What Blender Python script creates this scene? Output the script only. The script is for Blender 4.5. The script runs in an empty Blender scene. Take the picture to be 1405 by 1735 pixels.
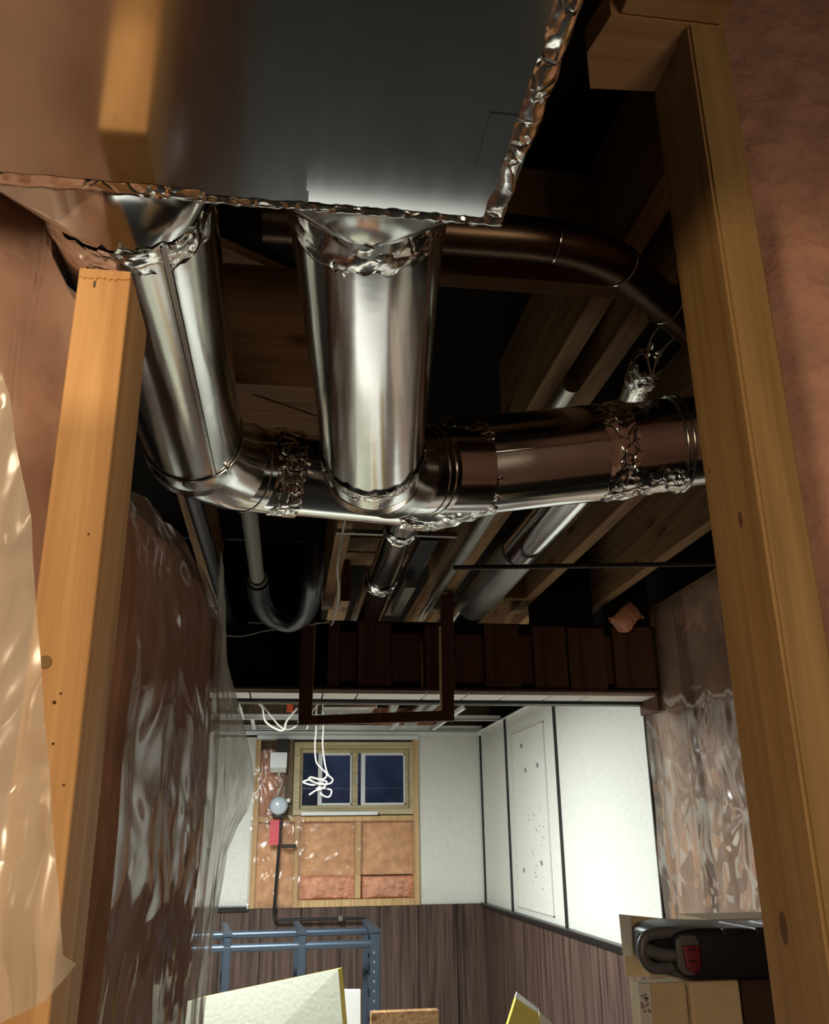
import bpy, bmesh, math, random
from mathutils import Vector, Matrix, noise
S = bpy.context.scene
COL = S.collection
random.seed(7)

# ---------------------------------------------------------------- camera
FP = 1532.0; CX = 702.5; CY = 867.5
CAMZ = 1.45
_y = Vector(((470-CX)/FP, -(1420-CY)/FP, -1)).normalized()
_z = Vector(((648-CX)/FP, (3402+CY)/FP, -1)); _z = (_z - _z.dot(_y)*_y).normalized()
_x = _y.cross(_z)
ROT = Matrix((_x, _y, _z))            # camera space -> world space
CPOS = Vector((0, 0, CAMZ))
cd = bpy.data.cameras.new('camera'); cam = bpy.data.objects.new('camera', cd); COL.objects.link(cam)
cam.matrix_world = Matrix.Translation(CPOS) @ ROT.to_4x4()
cd.sensor_fit = 'VERTICAL'; cd.sensor_height = 24; cd.lens = FP*24/1735
cd.clip_start = 0.02
S.camera = cam
def ray(px, py): return ROT @ Vector(((px-CX)/FP, -(py-CY)/FP, -1))
def aty(px, py, y): r = ray(px, py); return CPOS + r*(y/r.y)
def atx(px, py, x): r = ray(px, py); return CPOS + r*(x/r.x)
def atz(px, py, z): r = ray(px, py); return CPOS + r*((z-CAMZ)/r.z)

# ---------------------------------------------------------------- light
S.view_settings.view_transform = 'Standard'; S.view_settings.look = 'None'
S.view_settings.gamma = 1; S.view_settings.exposure = 0.10
w = bpy.data.worlds.new('world'); S.world = w; w.use_nodes = True
w.node_tree.nodes['Background'].inputs[0].default_value = (0.38, 0.45, 0.62, 1)
w.node_tree.nodes['Background'].inputs[1].default_value = 2.6
def area(name, loc, aim, size, power, color, shape='DISK', spread=180):
    l = bpy.data.lights.new(name, 'AREA'); l.shape = shape; l.size = size; l.energy = power; l.color = color
    l.spread = math.radians(spread)
    o = bpy.data.objects.new(name, l); COL.objects.link(o); o.location = loc
    o.rotation_euler = (Vector(aim)-Vector(loc)).to_track_quat('-Z', 'Y').to_euler()
    return o
# ceiling light of the finished room, just behind the dropped beam
area('room_lamp', (-0.30, 4.35, 2.14), (-0.30, 4.35, 0), 0.45, 114, (0.93, 1.0, 0.97))
def point_light(name, loc, power, color, r=.05):
    l = bpy.data.lights.new(name, 'POINT'); l.energy = power; l.color = color; l.shadow_soft_size = r
    o = bpy.data.objects.new(name, l); COL.objects.link(o); o.location = loc
point_light('grid_fill', (-0.40, 4.60, 2.15), 9, (0.93, 1.0, 0.97))  # added fill without a fixture, brightens the ceiling grid
# the warm work lamp left of the photographer and an added soft fill behind, right
area('work_lamp', (-0.55, -0.35, 1.60), (-0.1, 0.65, 1.55), 0.22, 8.6, (1.0, 0.76, 0.49))
area('near_fill', (0.80, -0.55, 1.45), (0.3, 0.8, 1.5), 0.45, 5.4, (1.0, 0.84, 0.64))

# ---------------------------------------------------------------- materials
def new_mat(name):
    m = bpy.data.materials.new(name); m.use_nodes = True
    nt = m.node_tree; b = nt.nodes['Principled BSDF']
    return m, nt, b
def N(nt, t, **kw):
    n = nt.nodes.new(t)
    for k, v in kw.items():
        if k in n.inputs: n.inputs[k].default_value = v
        else: setattr(n, k, v)
    return n
def coords(nt, scale=(1, 1, 1), kind='Object'):
    tc = N(nt, 'ShaderNodeTexCoord'); mp = N(nt, 'ShaderNodeMapping')
    mp.inputs['Scale'].default_value = scale
    nt.links.new(tc.outputs[kind], mp.inputs['Vector'])
    return mp.outputs[0]
def ramp(nt, src, stops):
    r = N(nt, 'ShaderNodeValToRGB')
    e = r.color_ramp.elements
    while len(e) < len(stops): e.new(0.5)
    for i, (p, c) in enumerate(stops):
        e[i].position = p; e[i].color = (*c, 1) if len(c) == 3 else c
    nt.links.new(src, r.inputs[0]); return r.outputs[0]
def bump(nt, b, h, strength=0.3, dist=0.01, inp='Normal'):
    n = N(nt, 'ShaderNodeBump'); n.inputs['Strength'].default_value = strength; n.inputs['Distance'].default_value = dist
    nt.links.new(h, n.inputs['Height'])
    if b is not None: nt.links.new(n.outputs[0], b.inputs[inp])
    return n.outputs[0]
def wood(name, dark, light, axis='Z', rough=0.6, knots=True, grain=1.0, planks=None):
    m, nt, b = new_mat(name)
    s = {'X': (1.2, 30, 30), 'Y': (30, 1.2, 30), 'Z': (30, 30, 1.2)}[axis]
    v = coords(nt, tuple(q*grain for q in s))
    n1 = N(nt, 'ShaderNodeTexNoise', Scale=1.6, Detail=6.0, Roughness=0.6, Distortion=0.6); nt.links.new(v, n1.inputs['Vector'])
    mid = tuple((a+c)/2 for a, c in zip(dark, light))
    c = ramp(nt, n1.outputs['Fac'], [(0.3, dark), (0.5, mid), (0.72, light)])
    if knots:
        k = {'X': (3.2, 11, 11), 'Y': (11, 3.2, 11), 'Z': (11, 11, 3.2)}[axis]
        v2 = coords(nt, k)
        vo = N(nt, 'ShaderNodeTexVoronoi', Scale=1.0); nt.links.new(v2, vo.inputs['Vector'])
        kr = ramp(nt, vo.outputs['Distance'], [(0.07, (0.30, 0.22, 0.16)), (0.14, (0.6, 0.5, 0.42)), (0.2, (1, 1, 1))])
        mx = N(nt, 'ShaderNodeMix', data_type='RGBA', blend_type='MULTIPLY'); mx.inputs[0].default_value = 0.8
        nt.links.new(c, mx.inputs[6]); nt.links.new(kr, mx.inputs[7]); c = mx.outputs[2]
    if planks:
        sx = N(nt, 'ShaderNodeSeparateXYZ'); nt.links.new(coords(nt, (1, 1, 1)), sx.inputs[0])
        for ax_ in (0, 1):
            ma = N(nt, 'ShaderNodeMath', operation='PINGPONG'); ma.inputs[1].default_value = planks/2; nt.links.new(sx.outputs[ax_], ma.inputs[0])
            pr = ramp(nt, ma.outputs[0], [(0.0, (0.15, 0.15, 0.15)), (0.004, (.3, .3, .3)), (0.006, (1, 1, 1))])
            mx = N(nt, 'ShaderNodeMix', data_type='RGBA', blend_type='MULTIPLY'); mx.inputs[0].default_value = 1
            nt.links.new(c, mx.inputs[6]); nt.links.new(pr, mx.inputs[7]); c = mx.outputs[2]
    nt.links.new(c, b.inputs['Base Color']); b.inputs['Roughness'].default_value = rough
    b.inputs['Specular IOR Level'].default_value = 0.15 if rough > .7 else .35
    bump(nt, b, n1.outputs['Fac'], 0.25, 0.002)
    return m
def plain(name, col, rough=0.5, metal=0.0, bscale=0, bstr=0.2, var=0.0, bdist=0.002):
    m, nt, b = new_mat(name)
    b.inputs['Base Color'].default_value = (*col, 1); b.inputs['Roughness'].default_value = rough; b.inputs['Metallic'].default_value = metal
    if rough >= .75: b.inputs['Specular IOR Level'].default_value = 0.08
    if bscale:
        n = N(nt, 'ShaderNodeTexNoise', Scale=bscale, Detail=4.0); nt.links.new(coords(nt), n.inputs['Vector'])
        bump(nt, b, n.outputs['Fac'], bstr, bdist)
        if var:
            c = ramp(nt, n.outputs['Fac'], [(0.3, tuple(q*(1-var) for q in col)), (0.7, tuple(min(1, q*(1+var)) for q in col))])
            nt.links.new(c, b.inputs['Base Color'])
    return m
def metal(name, col, rough, streak=(2, 2, 60), var=0.15, bs=0.06):
    m, nt, b = new_mat(name)
    b.inputs['Metallic'].default_value = 1
    n = N(nt, 'ShaderNodeTexNoise', Scale=1.0, Detail=5.0, Roughness=0.6); nt.links.new(coords(nt, streak), n.inputs['Vector'])
    n2 = N(nt, 'ShaderNodeTexNoise', Scale=9.0, Detail=3.0); nt.links.new(coords(nt), n2.inputs['Vector'])
    c = ramp(nt, n2.outputs['Fac'], [(0.3, tuple(q*(1-var) for q in col)), (0.7, col)])
    nt.links.new(c, b.inputs['Base Color'])
    mr = N(nt, 'ShaderNodeMapRange'); mr.inputs['To Min'].default_value = rough*0.75; mr.inputs['To Max'].default_value = rough*1.3
    nt.links.new(n.outputs['Fac'], mr.inputs['Value']); nt.links.new(mr.outputs[0], b.inputs['Roughness'])
    if bs: bump(nt, b, n2.outputs['Fac'], bs, 0.01)
    return m
def foil(name, col, rough=0.16, scale=22, strength=0.9):
    m, nt, b = new_mat(name)
    b.inputs['Metallic'].default_value = 1; b.inputs['Roughness'].default_value = rough; b.inputs['Base Color'].default_value = (*col, 1)
    v = coords(nt)
    nd = N(nt, 'ShaderNodeTexNoise', Scale=scale*0.5, Detail=2.0); nt.links.new(v, nd.inputs['Vector'])
    ad = N(nt, 'ShaderNodeMix', data_type='VECTOR'); ad.inputs[0].default_value = 0.08
    nt.links.new(v, ad.inputs[4]); nt.links.new(nd.outputs['Color'], ad.inputs[5])
    vo = N(nt, 'ShaderNodeTexVoronoi', Scale=float(scale), feature='DISTANCE_TO_EDGE'); nt.links.new(ad.outputs[1], vo.inputs['Vector'])
    cr = ramp(nt, vo.outputs['Distance'], [(0.0, (0, 0, 0)), (0.10, (.8, .8, .8)), (0.3, (1, 1, 1))])
    nm = N(nt, 'ShaderNodeTexNoise', Scale=scale*0.45, Detail=1.0); nt.links.new(v, nm.inputs['Vector'])
    mk = ramp(nt, nm.outputs['Fac'], [(0.42, (.05, .05, .05)), (0.62, (1, 1, 1))])
    mm = N(nt, 'ShaderNodeMix', data_type='RGBA', blend_type='MULTIPLY'); mm.inputs[0].default_value = 1
    nt.links.new(cr, mm.inputs[6]); nt.links.new(mk, mm.inputs[7])
    nl = N(nt, 'ShaderNodeTexNoise', Scale=scale*1.1, Detail=2.0); nt.links.new(v, nl.inputs['Vector'])
    su = N(nt, 'ShaderNodeMix', data_type='RGBA', blend_type='ADD'); su.inputs[0].default_value = 0.7
    nt.links.new(mm.outputs[2], su.inputs[6]); nt.links.new(nl.outputs['Color'], su.inputs[7])
    bump(nt, b, su.outputs[2], strength, 0.004)
    return m
def poly_sheet(name, milky, body, gloss=1.0, rough=0.12, wr=(6, 6, 2), wstr=0.7, bd=0.02, ior=1.35, cap=0.22):
    """clear or milky polythene film: transparent, a little diffuse body, glossy film reflection on creases"""
    m = bpy.data.materials.new(name); m.use_nodes = True; nt = m.node_tree
    for n in list(nt.nodes): nt.nodes.remove(n)
    out = N(nt, 'ShaderNodeOutputMaterial')
    tr = N(nt, 'ShaderNodeBsdfTransparent'); tr.inputs[0].default_value = (0.97, 0.95, 0.92, 1)
    df = N(nt, 'ShaderNodeBsdfDiffuse'); df.inputs[0].default_value = (*milky, 1)
    tl = N(nt, 'ShaderNodeBsdfTranslucent'); tl.inputs[0].default_value = (*milky, 1)
    gl = N(nt, 'ShaderNodeBsdfGlossy'); gl.inputs['Roughness'].default_value = rough
    v = coords(nt, wr)
    n1 = N(nt, 'ShaderNodeTexNoise', Scale=1.0, Detail=5.0, Roughness=0.62, Distortion=1.2)
    try: n1.noise_type = 'RIDGED_MULTIFRACTAL'
    except Exception: pass
    nt.links.new(v, n1.inputs['Vector'])
    bn = bump(nt, None, n1.outputs['Fac'], wstr, bd)
    for s in (df, tl, gl): nt.links.new(bn, s.inputs['Normal'])
    m0 = N(nt, 'ShaderNodeMixShader'); m0.inputs[0].default_value = 0.5
    nt.links.new(df.outputs[0], m0.inputs[1]); nt.links.new(tl.outputs[0], m0.inputs[2])
    m1 = N(nt, 'ShaderNodeMixShader'); m1.inputs[0].default_value = body
    nt.links.new(tr.outputs[0], m1.inputs[1]); nt.links.new(m0.outputs[0], m1.inputs[2])
    fr = N(nt, 'ShaderNodeFresnel'); fr.inputs['IOR'].default_value = ior; nt.links.new(bn, fr.inputs['Normal'])
    mn = N(nt, 'ShaderNodeMath', operation='MINIMUM'); mn.inputs[1].default_value = cap
    nt.links.new(fr.outputs[0], mn.inputs[0])
    mu = N(nt, 'ShaderNodeMath', operation='MULTIPLY_ADD', use_clamp=True); mu.inputs[1].default_value = 1.6*gloss; mu.inputs[2].default_value = 0.03*gloss
    nt.links.new(mn.outputs[0], mu.inputs[0])
    m2 = N(nt, 'ShaderNodeMixShader'); nt.links.new(mu.outputs[0], m2.inputs[0])
    nt.links.new(m1.outputs[0], m2.inputs[1]); nt.links.new(gl.outputs[0], m2.inputs[2])
    nt.links.new(m2.outputs[0], out.inputs[0])
    return m
M = {}
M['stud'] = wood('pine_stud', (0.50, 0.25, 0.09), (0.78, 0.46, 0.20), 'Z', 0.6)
M['stud_dark'] = wood('pine_stud_dimmed', (0.20, 0.108, 0.034), (0.33, 0.195, 0.075), 'Z', 0.65)  # darker copy of the pine, dim light on the right stud put into colour
M['joist'] = wood('joist_wood', (0.15, 0.08, 0.035), (0.36, 0.21, 0.10), 'Y', 0.75)
M['beam'] = wood('old_plank', (0.14, 0.07, 0.03), (0.28, 0.15, 0.07), 'X', 0.8)
M['plate'] = wood('plate_wood', (0.26, 0.12, 0.045), (0.42, 0.22, 0.09), 'X', 0.7)
M['frame_wood'] = wood('batten_wood', (0.50, 0.30, 0.12), (0.76, 0.52, 0.27), 'Z', 0.6, knots=False)
M['window_wood'] = wood('window_wood', (0.42, 0.33, 0.17), (0.72, 0.60, 0.38), 'X', 0.5, knots=False)
M['old_wood'] = wood('weathered_wood', (0.10, 0.07, 0.045), (0.26, 0.19, 0.12), 'Z', 0.8, knots=False)
M['brown'] = wood('brown_stained', (0.070, 0.026, 0.016), (0.13, 0.056, 0.037), 'Z', 0.5, knots=False)
M['wainscot'] = wood('walnut_panelling', (0.022, 0.013, 0.011), (0.17, 0.105, 0.082), 'Z', 0.42, knots=False, grain=.8, planks=.27)
M['galv'] = metal('galvanised_steel', (0.80, 0.79, 0.77), 0.15)
M['galv_duct'] = metal('galvanised_sheet', (0.60, 0.61, 0.61), 0.12, (60, 3, 2), 0.1, 0.0)
M['galv_tape'] = metal('matte_tape', (0.62, 0.58, 0.53), 0.34)
M['galv_bead'] = metal('galvanised_bead', (0.68, 0.67, 0.64), 0.2)
M['galv_old'] = metal('old_galvanised', (0.42, 0.40, 0.37), 0.38)
M['brown_pipe'] = metal('dull_brown_pipe', (0.12, 0.075, 0.045), 0.36)
M['foil'] = foil('foil_tape', (0.88, 0.86, 0.82), 0.17, 34, 0.75)
M['foil_fine'] = foil('foil_tape_fine', (0.80, 0.75, 0.69), 0.15, 60, 0.9)
M['black'] = plain('black_plastic', (0.012, 0.013, 0.015), 0.35)
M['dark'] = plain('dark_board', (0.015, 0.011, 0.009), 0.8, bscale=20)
M['iron'] = plain('iron_pipe', (0.035, 0.028, 0.024), 0.5, 0.6, 60, 0.3)
M['cast'] = plain('grey_drain', (0.17, 0.16, 0.12), 0.5, 0.0, 50, 0.3)
M['panel'] = plain('textured_panel', (0.80, 0.80, 0.73), 0.55, 0.0, 95, 0.55, 0.09, 0.004)
M['moulding'] = plain('black_moulding', (0.012, 0.011, 0.012), 0.35)
M['white'] = plain('white_paint', (0.90, 0.92, 0.92), 0.35)
M['offwhite'] = plain('off_white', (0.62, 0.60, 0.52), 0.5)
M['tile'] = plain('ceiling_tile', (0.70, 0.66, 0.62), 0.8, 0, 80, 0.3, 0.05)
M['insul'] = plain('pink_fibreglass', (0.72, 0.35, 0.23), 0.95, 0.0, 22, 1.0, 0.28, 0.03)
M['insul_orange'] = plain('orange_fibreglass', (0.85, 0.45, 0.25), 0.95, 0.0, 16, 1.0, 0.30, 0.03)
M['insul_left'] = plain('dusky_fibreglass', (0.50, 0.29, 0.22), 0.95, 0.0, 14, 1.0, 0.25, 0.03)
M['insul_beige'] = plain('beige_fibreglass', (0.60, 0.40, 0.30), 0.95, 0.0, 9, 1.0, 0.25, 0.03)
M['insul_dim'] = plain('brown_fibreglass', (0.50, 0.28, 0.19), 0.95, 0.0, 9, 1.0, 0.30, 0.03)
M['sheet_clear'] = poly_sheet('clear_vapour_film', (0.72, 0.62, 0.54), 0.36, 1.0, 0.09, (5, 5, 4.5), 0.60, 0.02)
M['sheet_far'] = poly_sheet('far_film', (0.80, 0.60, 0.45), 0.22, 0.6, 0.22, (9, 9, 5), 0.3, 0.02)
M['sheet_left'] = poly_sheet('wrinkled_film', (0.46, 0.34, 0.27), 0.42, 0.8, 0.09, (13, 5, 8), 0.85, 0.02, 1.35, 0.13)
M['sheet_soft'] = poly_sheet('soft_film', (0.66, 0.50, 0.42), 0.42, 0.5, 0.30, (4, 4, 3), 0.2, 0.03)
M['sheet_flap'] = poly_sheet('beige_flap_film', (0.78, 0.74, 0.66), 0.62, 0.7, 0.25, (5, 5, 3), 0.3, 0.02)
M['sheet_milky'] = poly_sheet('milky_film', (0.82, 0.74, 0.62), 0.50, 0.6, 0.2, (14, 14, 9), 0.5, 0.02)
M['concrete'] = plain('concrete', (0.035, 0.033, 0.03), 0.85, 0, 8, 0.4, 0.25, 0.01)
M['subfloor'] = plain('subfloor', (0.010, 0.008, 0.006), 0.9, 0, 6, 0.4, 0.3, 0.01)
M['rack'] = plain('rack_steel', (0.055, 0.075, 0.105), 0.4, 0.5, 60, 0.1)
M['foam'] = plain('foam_board', (0.64, 0.64, 0.52), 0.8, 0, 60, 0.4, 0.05)
M['foam_edge'] = plain('foam_edge', (0.55, 0.42, 0.10), 0.8)
M['card'] = plain('cardboard', (0.66, 0.54, 0.36), 0.85, 0, 35, 0.15, 0.06)
M['card_dark'] = plain('dark_cardboard', (0.07, 0.045, 0.035), 0.8, 0, 35, 0.15, 0.06)
M['case'] = plain('tool_case_plastic', (0.014, 0.016, 0.022), 0.38, 0, 180, 0.25)
M['case_grey'] = plain('case_handle', (0.11, 0.115, 0.13), 0.42, 0, 180, 0.25)
M['latch'] = plain('red_latch', (0.16, 0.018, 0.03), 0.45)
M['red'] = plain('red_tag', (0.75, 0.10, 0.13), 0.6)
M['orange'] = plain('orange_box', (0.70, 0.09, 0.02), 0.5)
M['dial'] = plain('meter_face', (0.62, 0.68, 0.76), 0.25)
M['cable'] = plain('white_cable', (0.50, 0.48, 0.42), 0.5)
M['wire'] = plain('grey_wire', (0.45, 0.42, 0.36), 0.5)
M['well'] = plain('window_well', (0.20, 0.23, 0.32), 0.8, 0, 5, 0.3, 0.3)
mg, nt, b = new_mat('window_glass')
b.inputs['Transmission Weight'].default_value = 1; b.inputs['Roughness'].default_value = 0.0; b.inputs['IOR'].default_value = 1.45
b.inputs['Base Color'].default_value = (0.75, 0.8, 0.92, 1); M['glass'] = mg
# small knot, nail hole, print colours
M['knot'] = plain('knot', (0.10, 0.045, 0.02), 0.7)
M['printgrey'] = plain('print_grey', (0.22, 0.20, 0.20), 0.7)
M['label'] = plain('paper_label', (0.75, 0.75, 0.76), 0.6)

# ---------------------------------------------------------------- mesh helpers
WORLD = {}
def obj(name, bm, mat, parent=None, smooth=False, sharp=35):
    bm.verts.ensure_lookup_table()
    lo = Vector([min(v.co[i] for v in bm.verts) for i in range(3)]); hi = Vector([max(v.co[i] for v in bm.verts) for i in range(3)])
    o0 = Vector(((lo.x+hi.x)/2, (lo.y+hi.y)/2, lo.z))
    bmesh.ops.translate(bm, verts=bm.verts, vec=-o0)
    me = bpy.data.meshes.new(name); bm.to_mesh(me); bm.free()
    if smooth:
        me.polygons.foreach_set('use_smooth', [True]*len(me.polygons))
        me.set_sharp_from_angle(angle=math.radians(sharp))
    me.materials.append(mat)
    o = bpy.data.objects.new(name, me); COL.objects.link(o)
    WORLD[o.name] = o0
    if parent is not None:
        o.parent = parent; o.location = o0 - WORLD[parent.name]
    else: o.location = o0
    return o
def tag(o, label, cat, group=None, kind=None):
    o['label'] = label
    o['category'] = cat
    if group: o['group'] = group
    if kind: o['kind'] = kind
    return o
def thing(name, loc, label, cat, group=None):
    o = bpy.data.objects.new(name, None); COL.objects.link(o); o.empty_display_size = 0.05
    o.location = loc; WORLD[o.name] = Vector(loc)
    return tag(o, label, cat, group)
def struct(name, bm, mat, smooth=False):
    o = obj(name, bm, mat, None, smooth); o['kind'] = 'structure'
    return o
def BM(): return bmesh.new()
def box(bm, lo, hi, bev=0.0):
    lo = Vector(lo); hi = Vector(hi)
    r = bmesh.ops.create_cube(bm, size=1)
    c = (lo+hi)/2; d = hi-lo
    for v in r['verts']: v.co = Vector((v.co.x*d.x, v.co.y*d.y, v.co.z*d.z)) + c
    if bev:
        es = list({e for v in r['verts'] for e in v.link_edges})
        bmesh.ops.bevel(bm, geom=es, offset=bev, segments=2, affect='EDGES', profile=0.6)
    return bm
def bx(lo, hi, bev=0.0): return box(BM(), lo, hi, bev)
def prism(pts, vec, bm=None):
    """closed polygon pts extruded along vec"""
    bm = bm or BM(); vec = Vector(vec)
    a = [bm.verts.new(Vector(p)) for p in pts]; b2 = [bm.verts.new(Vector(p)+vec) for p in pts]
    bm.faces.new(a); bm.faces.new(list(reversed(b2)))
    n = len(a)
    for i in range(n): bm.faces.new((a[i], b2[i], b2[(i+1) % n], a[(i+1) % n]))
    bmesh.ops.recalc_face_normals(bm, faces=bm.faces)
    return bm
def bez(pts, n=8):
    """Catmull-Rom through pts"""
    P = [Vector(p) for p in pts]; out = []
    for i in range(len(P)-1):
        p0 = P[max(i-1, 0)]; p1 = P[i]; p2 = P[i+1]; p3 = P[min(i+2, len(P)-1)]
        for k in range(n):
            t = k/n
            out.append(0.5*((2*p1)+(p2-p0)*t+(2*p0-5*p1+4*p2-p3)*t*t+(3*p1-p0-3*p2+p3)*t**3))
    out.append(P[-1]); return out
def sweep(path, rad, seg=40, cap=True, bm=None, jit=0.0, seed=0, ragged=0.0):
    """tube along path; rad is one radius or a list"""
    bm = bm or BM(); P = [Vector(p) for p in path]; n = len(P)
    R = rad if isinstance(rad, (list, tuple)) else [rad]*n
    T = []
    for i in range(n):
        a = P[max(i-1, 0)]; c = P[min(i+1, n-1)]
        if 0 < i < n-1: t = ((P[i]-a).normalized()+(c-P[i]).normalized())
        else: t = c-a
        T.append(t.normalized())
    up = Vector((0, 0, 1)) if abs(T[0].z) < 0.9 else Vector((1, 0, 0))
    u = T[0].cross(up).normalized(); rings = []
    for i in range(n):
        if i: u = (u - T[i]*u.dot(T[i])).normalized()
        v = T[i].cross(u); ring = []
        for k in range(seg):
            a = 2*math.pi*k/seg
            d = u*math.cos(a)+v*math.sin(a); r = R[i]
            p = P[i]+d*r
            if jit: p = p + d*jit*(noise.noise(p*55+Vector((seed, 0, 0)))+0.6*noise.noise(p*130+Vector((0, seed, 0))))
            if ragged and (i == 0 or i == n-1): p = p + T[i]*ragged*noise.noise(Vector((k*0.35, seed+i, 0)))
            ring.append(bm.verts.new(p))
        rings.append(ring)
    for i in range(n-1):
        for k in range(seg):
            bm.faces.new((rings[i][k], rings[i][(k+1) % seg], rings[i+1][(k+1) % seg], rings[i+1][k]))
    if cap:
        bm.faces.new(list(reversed(rings[0]))); bm.faces.new(rings[-1])
    bmesh.ops.recalc_face_normals(bm, faces=bm.faces)
    return bm
def lerp(a, b, t): return Vector(a)*(1-t)+Vector(b)*t
def line(a, b, n): return [lerp(a, b, i/(n-1)) for i in range(n)]
def grid(fn, nu, nv, thick=0.0):
    bm = BM(); V = [[bm.verts.new(Vector(fn(i/nu, j/nv))) for j in range(nv+1)] for i in range(nu+1)]
    for i in range(nu):
        for j in range(nv):
            bm.faces.new((V[i][j], V[i+1][j], V[i+1][j+1], V[i][j+1]))
    bmesh.ops.recalc_face_normals(bm, faces=bm.faces)
    if thick: bmesh.ops.solidify(bm, geom=bm.faces[:], thickness=thick)
    return bm
def slab(fn, nu, nv, vec):
    bm = BM(); vec = Vector(vec)
    F = [[bm.verts.new(Vector(fn(i/nu, j/nv))) for j in range(nv+1)] for i in range(nu+1)]
    K = [[bm.verts.new(F[i][j].co+vec) for j in range(nv+1)] for i in range(nu+1)]
    for i in range(nu):
        for j in range(nv):
            bm.faces.new((F[i][j], F[i+1][j], F[i+1][j+1], F[i][j+1])); bm.faces.new((K[i][j+1], K[i+1][j+1], K[i+1][j], K[i][j]))
    for i in range(nu):
        bm.faces.new((F[i][0], K[i][0], K[i+1][0], F[i+1][0])); bm.faces.new((F[i][nv], F[i+1][nv], K[i+1][nv], K[i][nv]))
    for j in range(nv):
        bm.faces.new((F[0][j], F[0][j+1], K[0][j+1], K[0][j])); bm.faces.new((F[nu][j], K[nu][j], K[nu][j+1], F[nu][j+1]))
    bmesh.ops.recalc_face_normals(bm, faces=bm.faces)
    return bm
def nz(x, y, z=0.0): return noise.noise(Vector((x, y, z)))
def ridge(x, y, z=0.0): return 1-abs(noise.noise(Vector((x, y, z))))*2
def pw(pts, t):
    """piecewise linear"""
    if t <= pts[0][0]: return pts[0][1]
    for (a, b2), (c, d) in zip(pts, pts[1:]):
        if t <= c: return b2+(d-b2)*(t-a)/(c-a)
    return pts[-1][1]

# ---------------------------------------------------------------- setting
JZ = 2.32                      # underside of the floor joists
WX = 1.48                      # right wall
BY = 6.82                      # far wall
struct('floor', bx((-2.2, -2.6, -0.1), (1.9, 3.3, 0)), M['concrete'])  # unseen near floor, coloured dark to darken the reflection in the duct
struct('floor_far', bx((-2.2, 3.3, -0.1), (1.9, 7.0, 0)), M['tile']).name = 'floor_back'  # far floor coloured pale to give the pipes a bright reflection
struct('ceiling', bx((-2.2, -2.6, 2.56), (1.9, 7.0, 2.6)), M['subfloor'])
struct('wall_near', bx((-2.2, -2.7, 0), (1.9, -2.6, 2.6)), M['concrete'])
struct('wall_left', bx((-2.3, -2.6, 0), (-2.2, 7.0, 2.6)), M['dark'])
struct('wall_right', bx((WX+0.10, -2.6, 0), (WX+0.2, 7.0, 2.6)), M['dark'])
# far wall: boards left and right of the opened bay
WZ0, WZ1 = 1.6, 2.105           # window opening
WXa, WXb = 0.10, 0.985
bm = BM()
box(bm, (-2.2, BY+0.06, 0), (WXa, BY+0.2, 2.6)); box(bm, (WXb, BY+0.06, 0), (1.9, BY+0.2, 2.6))
box(bm, (WXa, BY+0.06, 0), (WXb, BY+0.2, WZ0)); box(bm, (WXa, BY+0.06, WZ1), (WXb, BY+0.2, 2.6))
struct('wall_back', bm, M['old_wood'])
o = struct('wall_panel_left', bx((-1.6, BY-0.01, 1.0), (-0.175, BY+0.06, 2.14), 0.002), M['panel']); o.name = 'trim_1'
o = struct('trim_2', bx((1.0, BY-0.01, 1.0), (WX, BY+0.06, 2.18), 0.002), M['panel'])
o = struct('trim_3', bx((-2.2, BY-0.03, 0), (WX, BY+0.06, 1.0)), M['wainscot'])
struct('trim_4', bx((-1.6, BY-0.055, 0.985), (-0.175, BY-0.01, 1.02), 0.006), M['moulding'])
# right wall panels + wainscot + mouldings
struct('trim_5', bx((WX-0.012, 3.60, 0), (WX+0.09, BY, 0.985)), M['wainscot'])
struct('trim_6', bx((WX-0.04, 3.60, 0.978), (WX, BY, 1.006), 0.006), M['moulding'])
Yb = [BY-0.02, 6.01, 4.875, 3.60]
for i in range(3):
    struct('trim_%d' % (7+i), bx((WX, Yb[i+1]+0.008, 1.0), (WX+0.09, Yb[i]-0.008, 2.2), 0.002), M['panel'])
for i, y in enumerate((BY-0.02, 6.01, 4.875)):
    struct('trim_%d' % (10+i), bx((WX-0.012, y-0.011, 1.0), (WX+0.02, y+0.011, 2.18)), M['moulding'])
# flush access panel scribed into the second wall panel
bm = BM()
ya, yb, za, zb = 5.10, 5.86, 1.035, 2.06
for lo, hi in (((ya, za), (ya+.014, zb)), ((yb-.008, za), (yb, zb)), ((ya, zb-.006), (yb, zb)), ((ya, za), (yb, za+.006))):
    box(bm, (WX-0.006, lo[0], lo[1]), (WX+0.002, hi[0], hi[1]))
acc = obj('access_hatch', bm, M['offwhite']); tag(acc, 'tall narrow flush access hatch outline in the off-white wall panel', 'hatch')
bm = BM(); random.seed(3)
for y, z in ((5.62, 1.97), (5.55, 1.82), (5.28, 1.83), (5.3, 1.3), (5.7, 1.25)):
    box(bm, (WX-0.004, y-0.012, z-0.012), (WX+0.001, y+0.012, z+0.012))
for k in range(26):
    y = random.uniform(5.2, 5.55); z = random.uniform(1.15, 1.6); s = random.uniform(.0015, .004)
    box(bm, (WX-0.003, y-s, z-s), (WX+0.001, y+s, z+s))
obj('screw_hole', bm, M['printgrey'], acc)['kind'] = 'stuff'
struct('trim_13', bx((WX-.014, 3.585, 0), (WX+.09, 3.600, 1.955)), M['moulding'])
struct('trim_16', bx((WX-.03, 3.40, 1.90), (WX+.08, 3.584, 1.962)), M['brown'])

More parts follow.
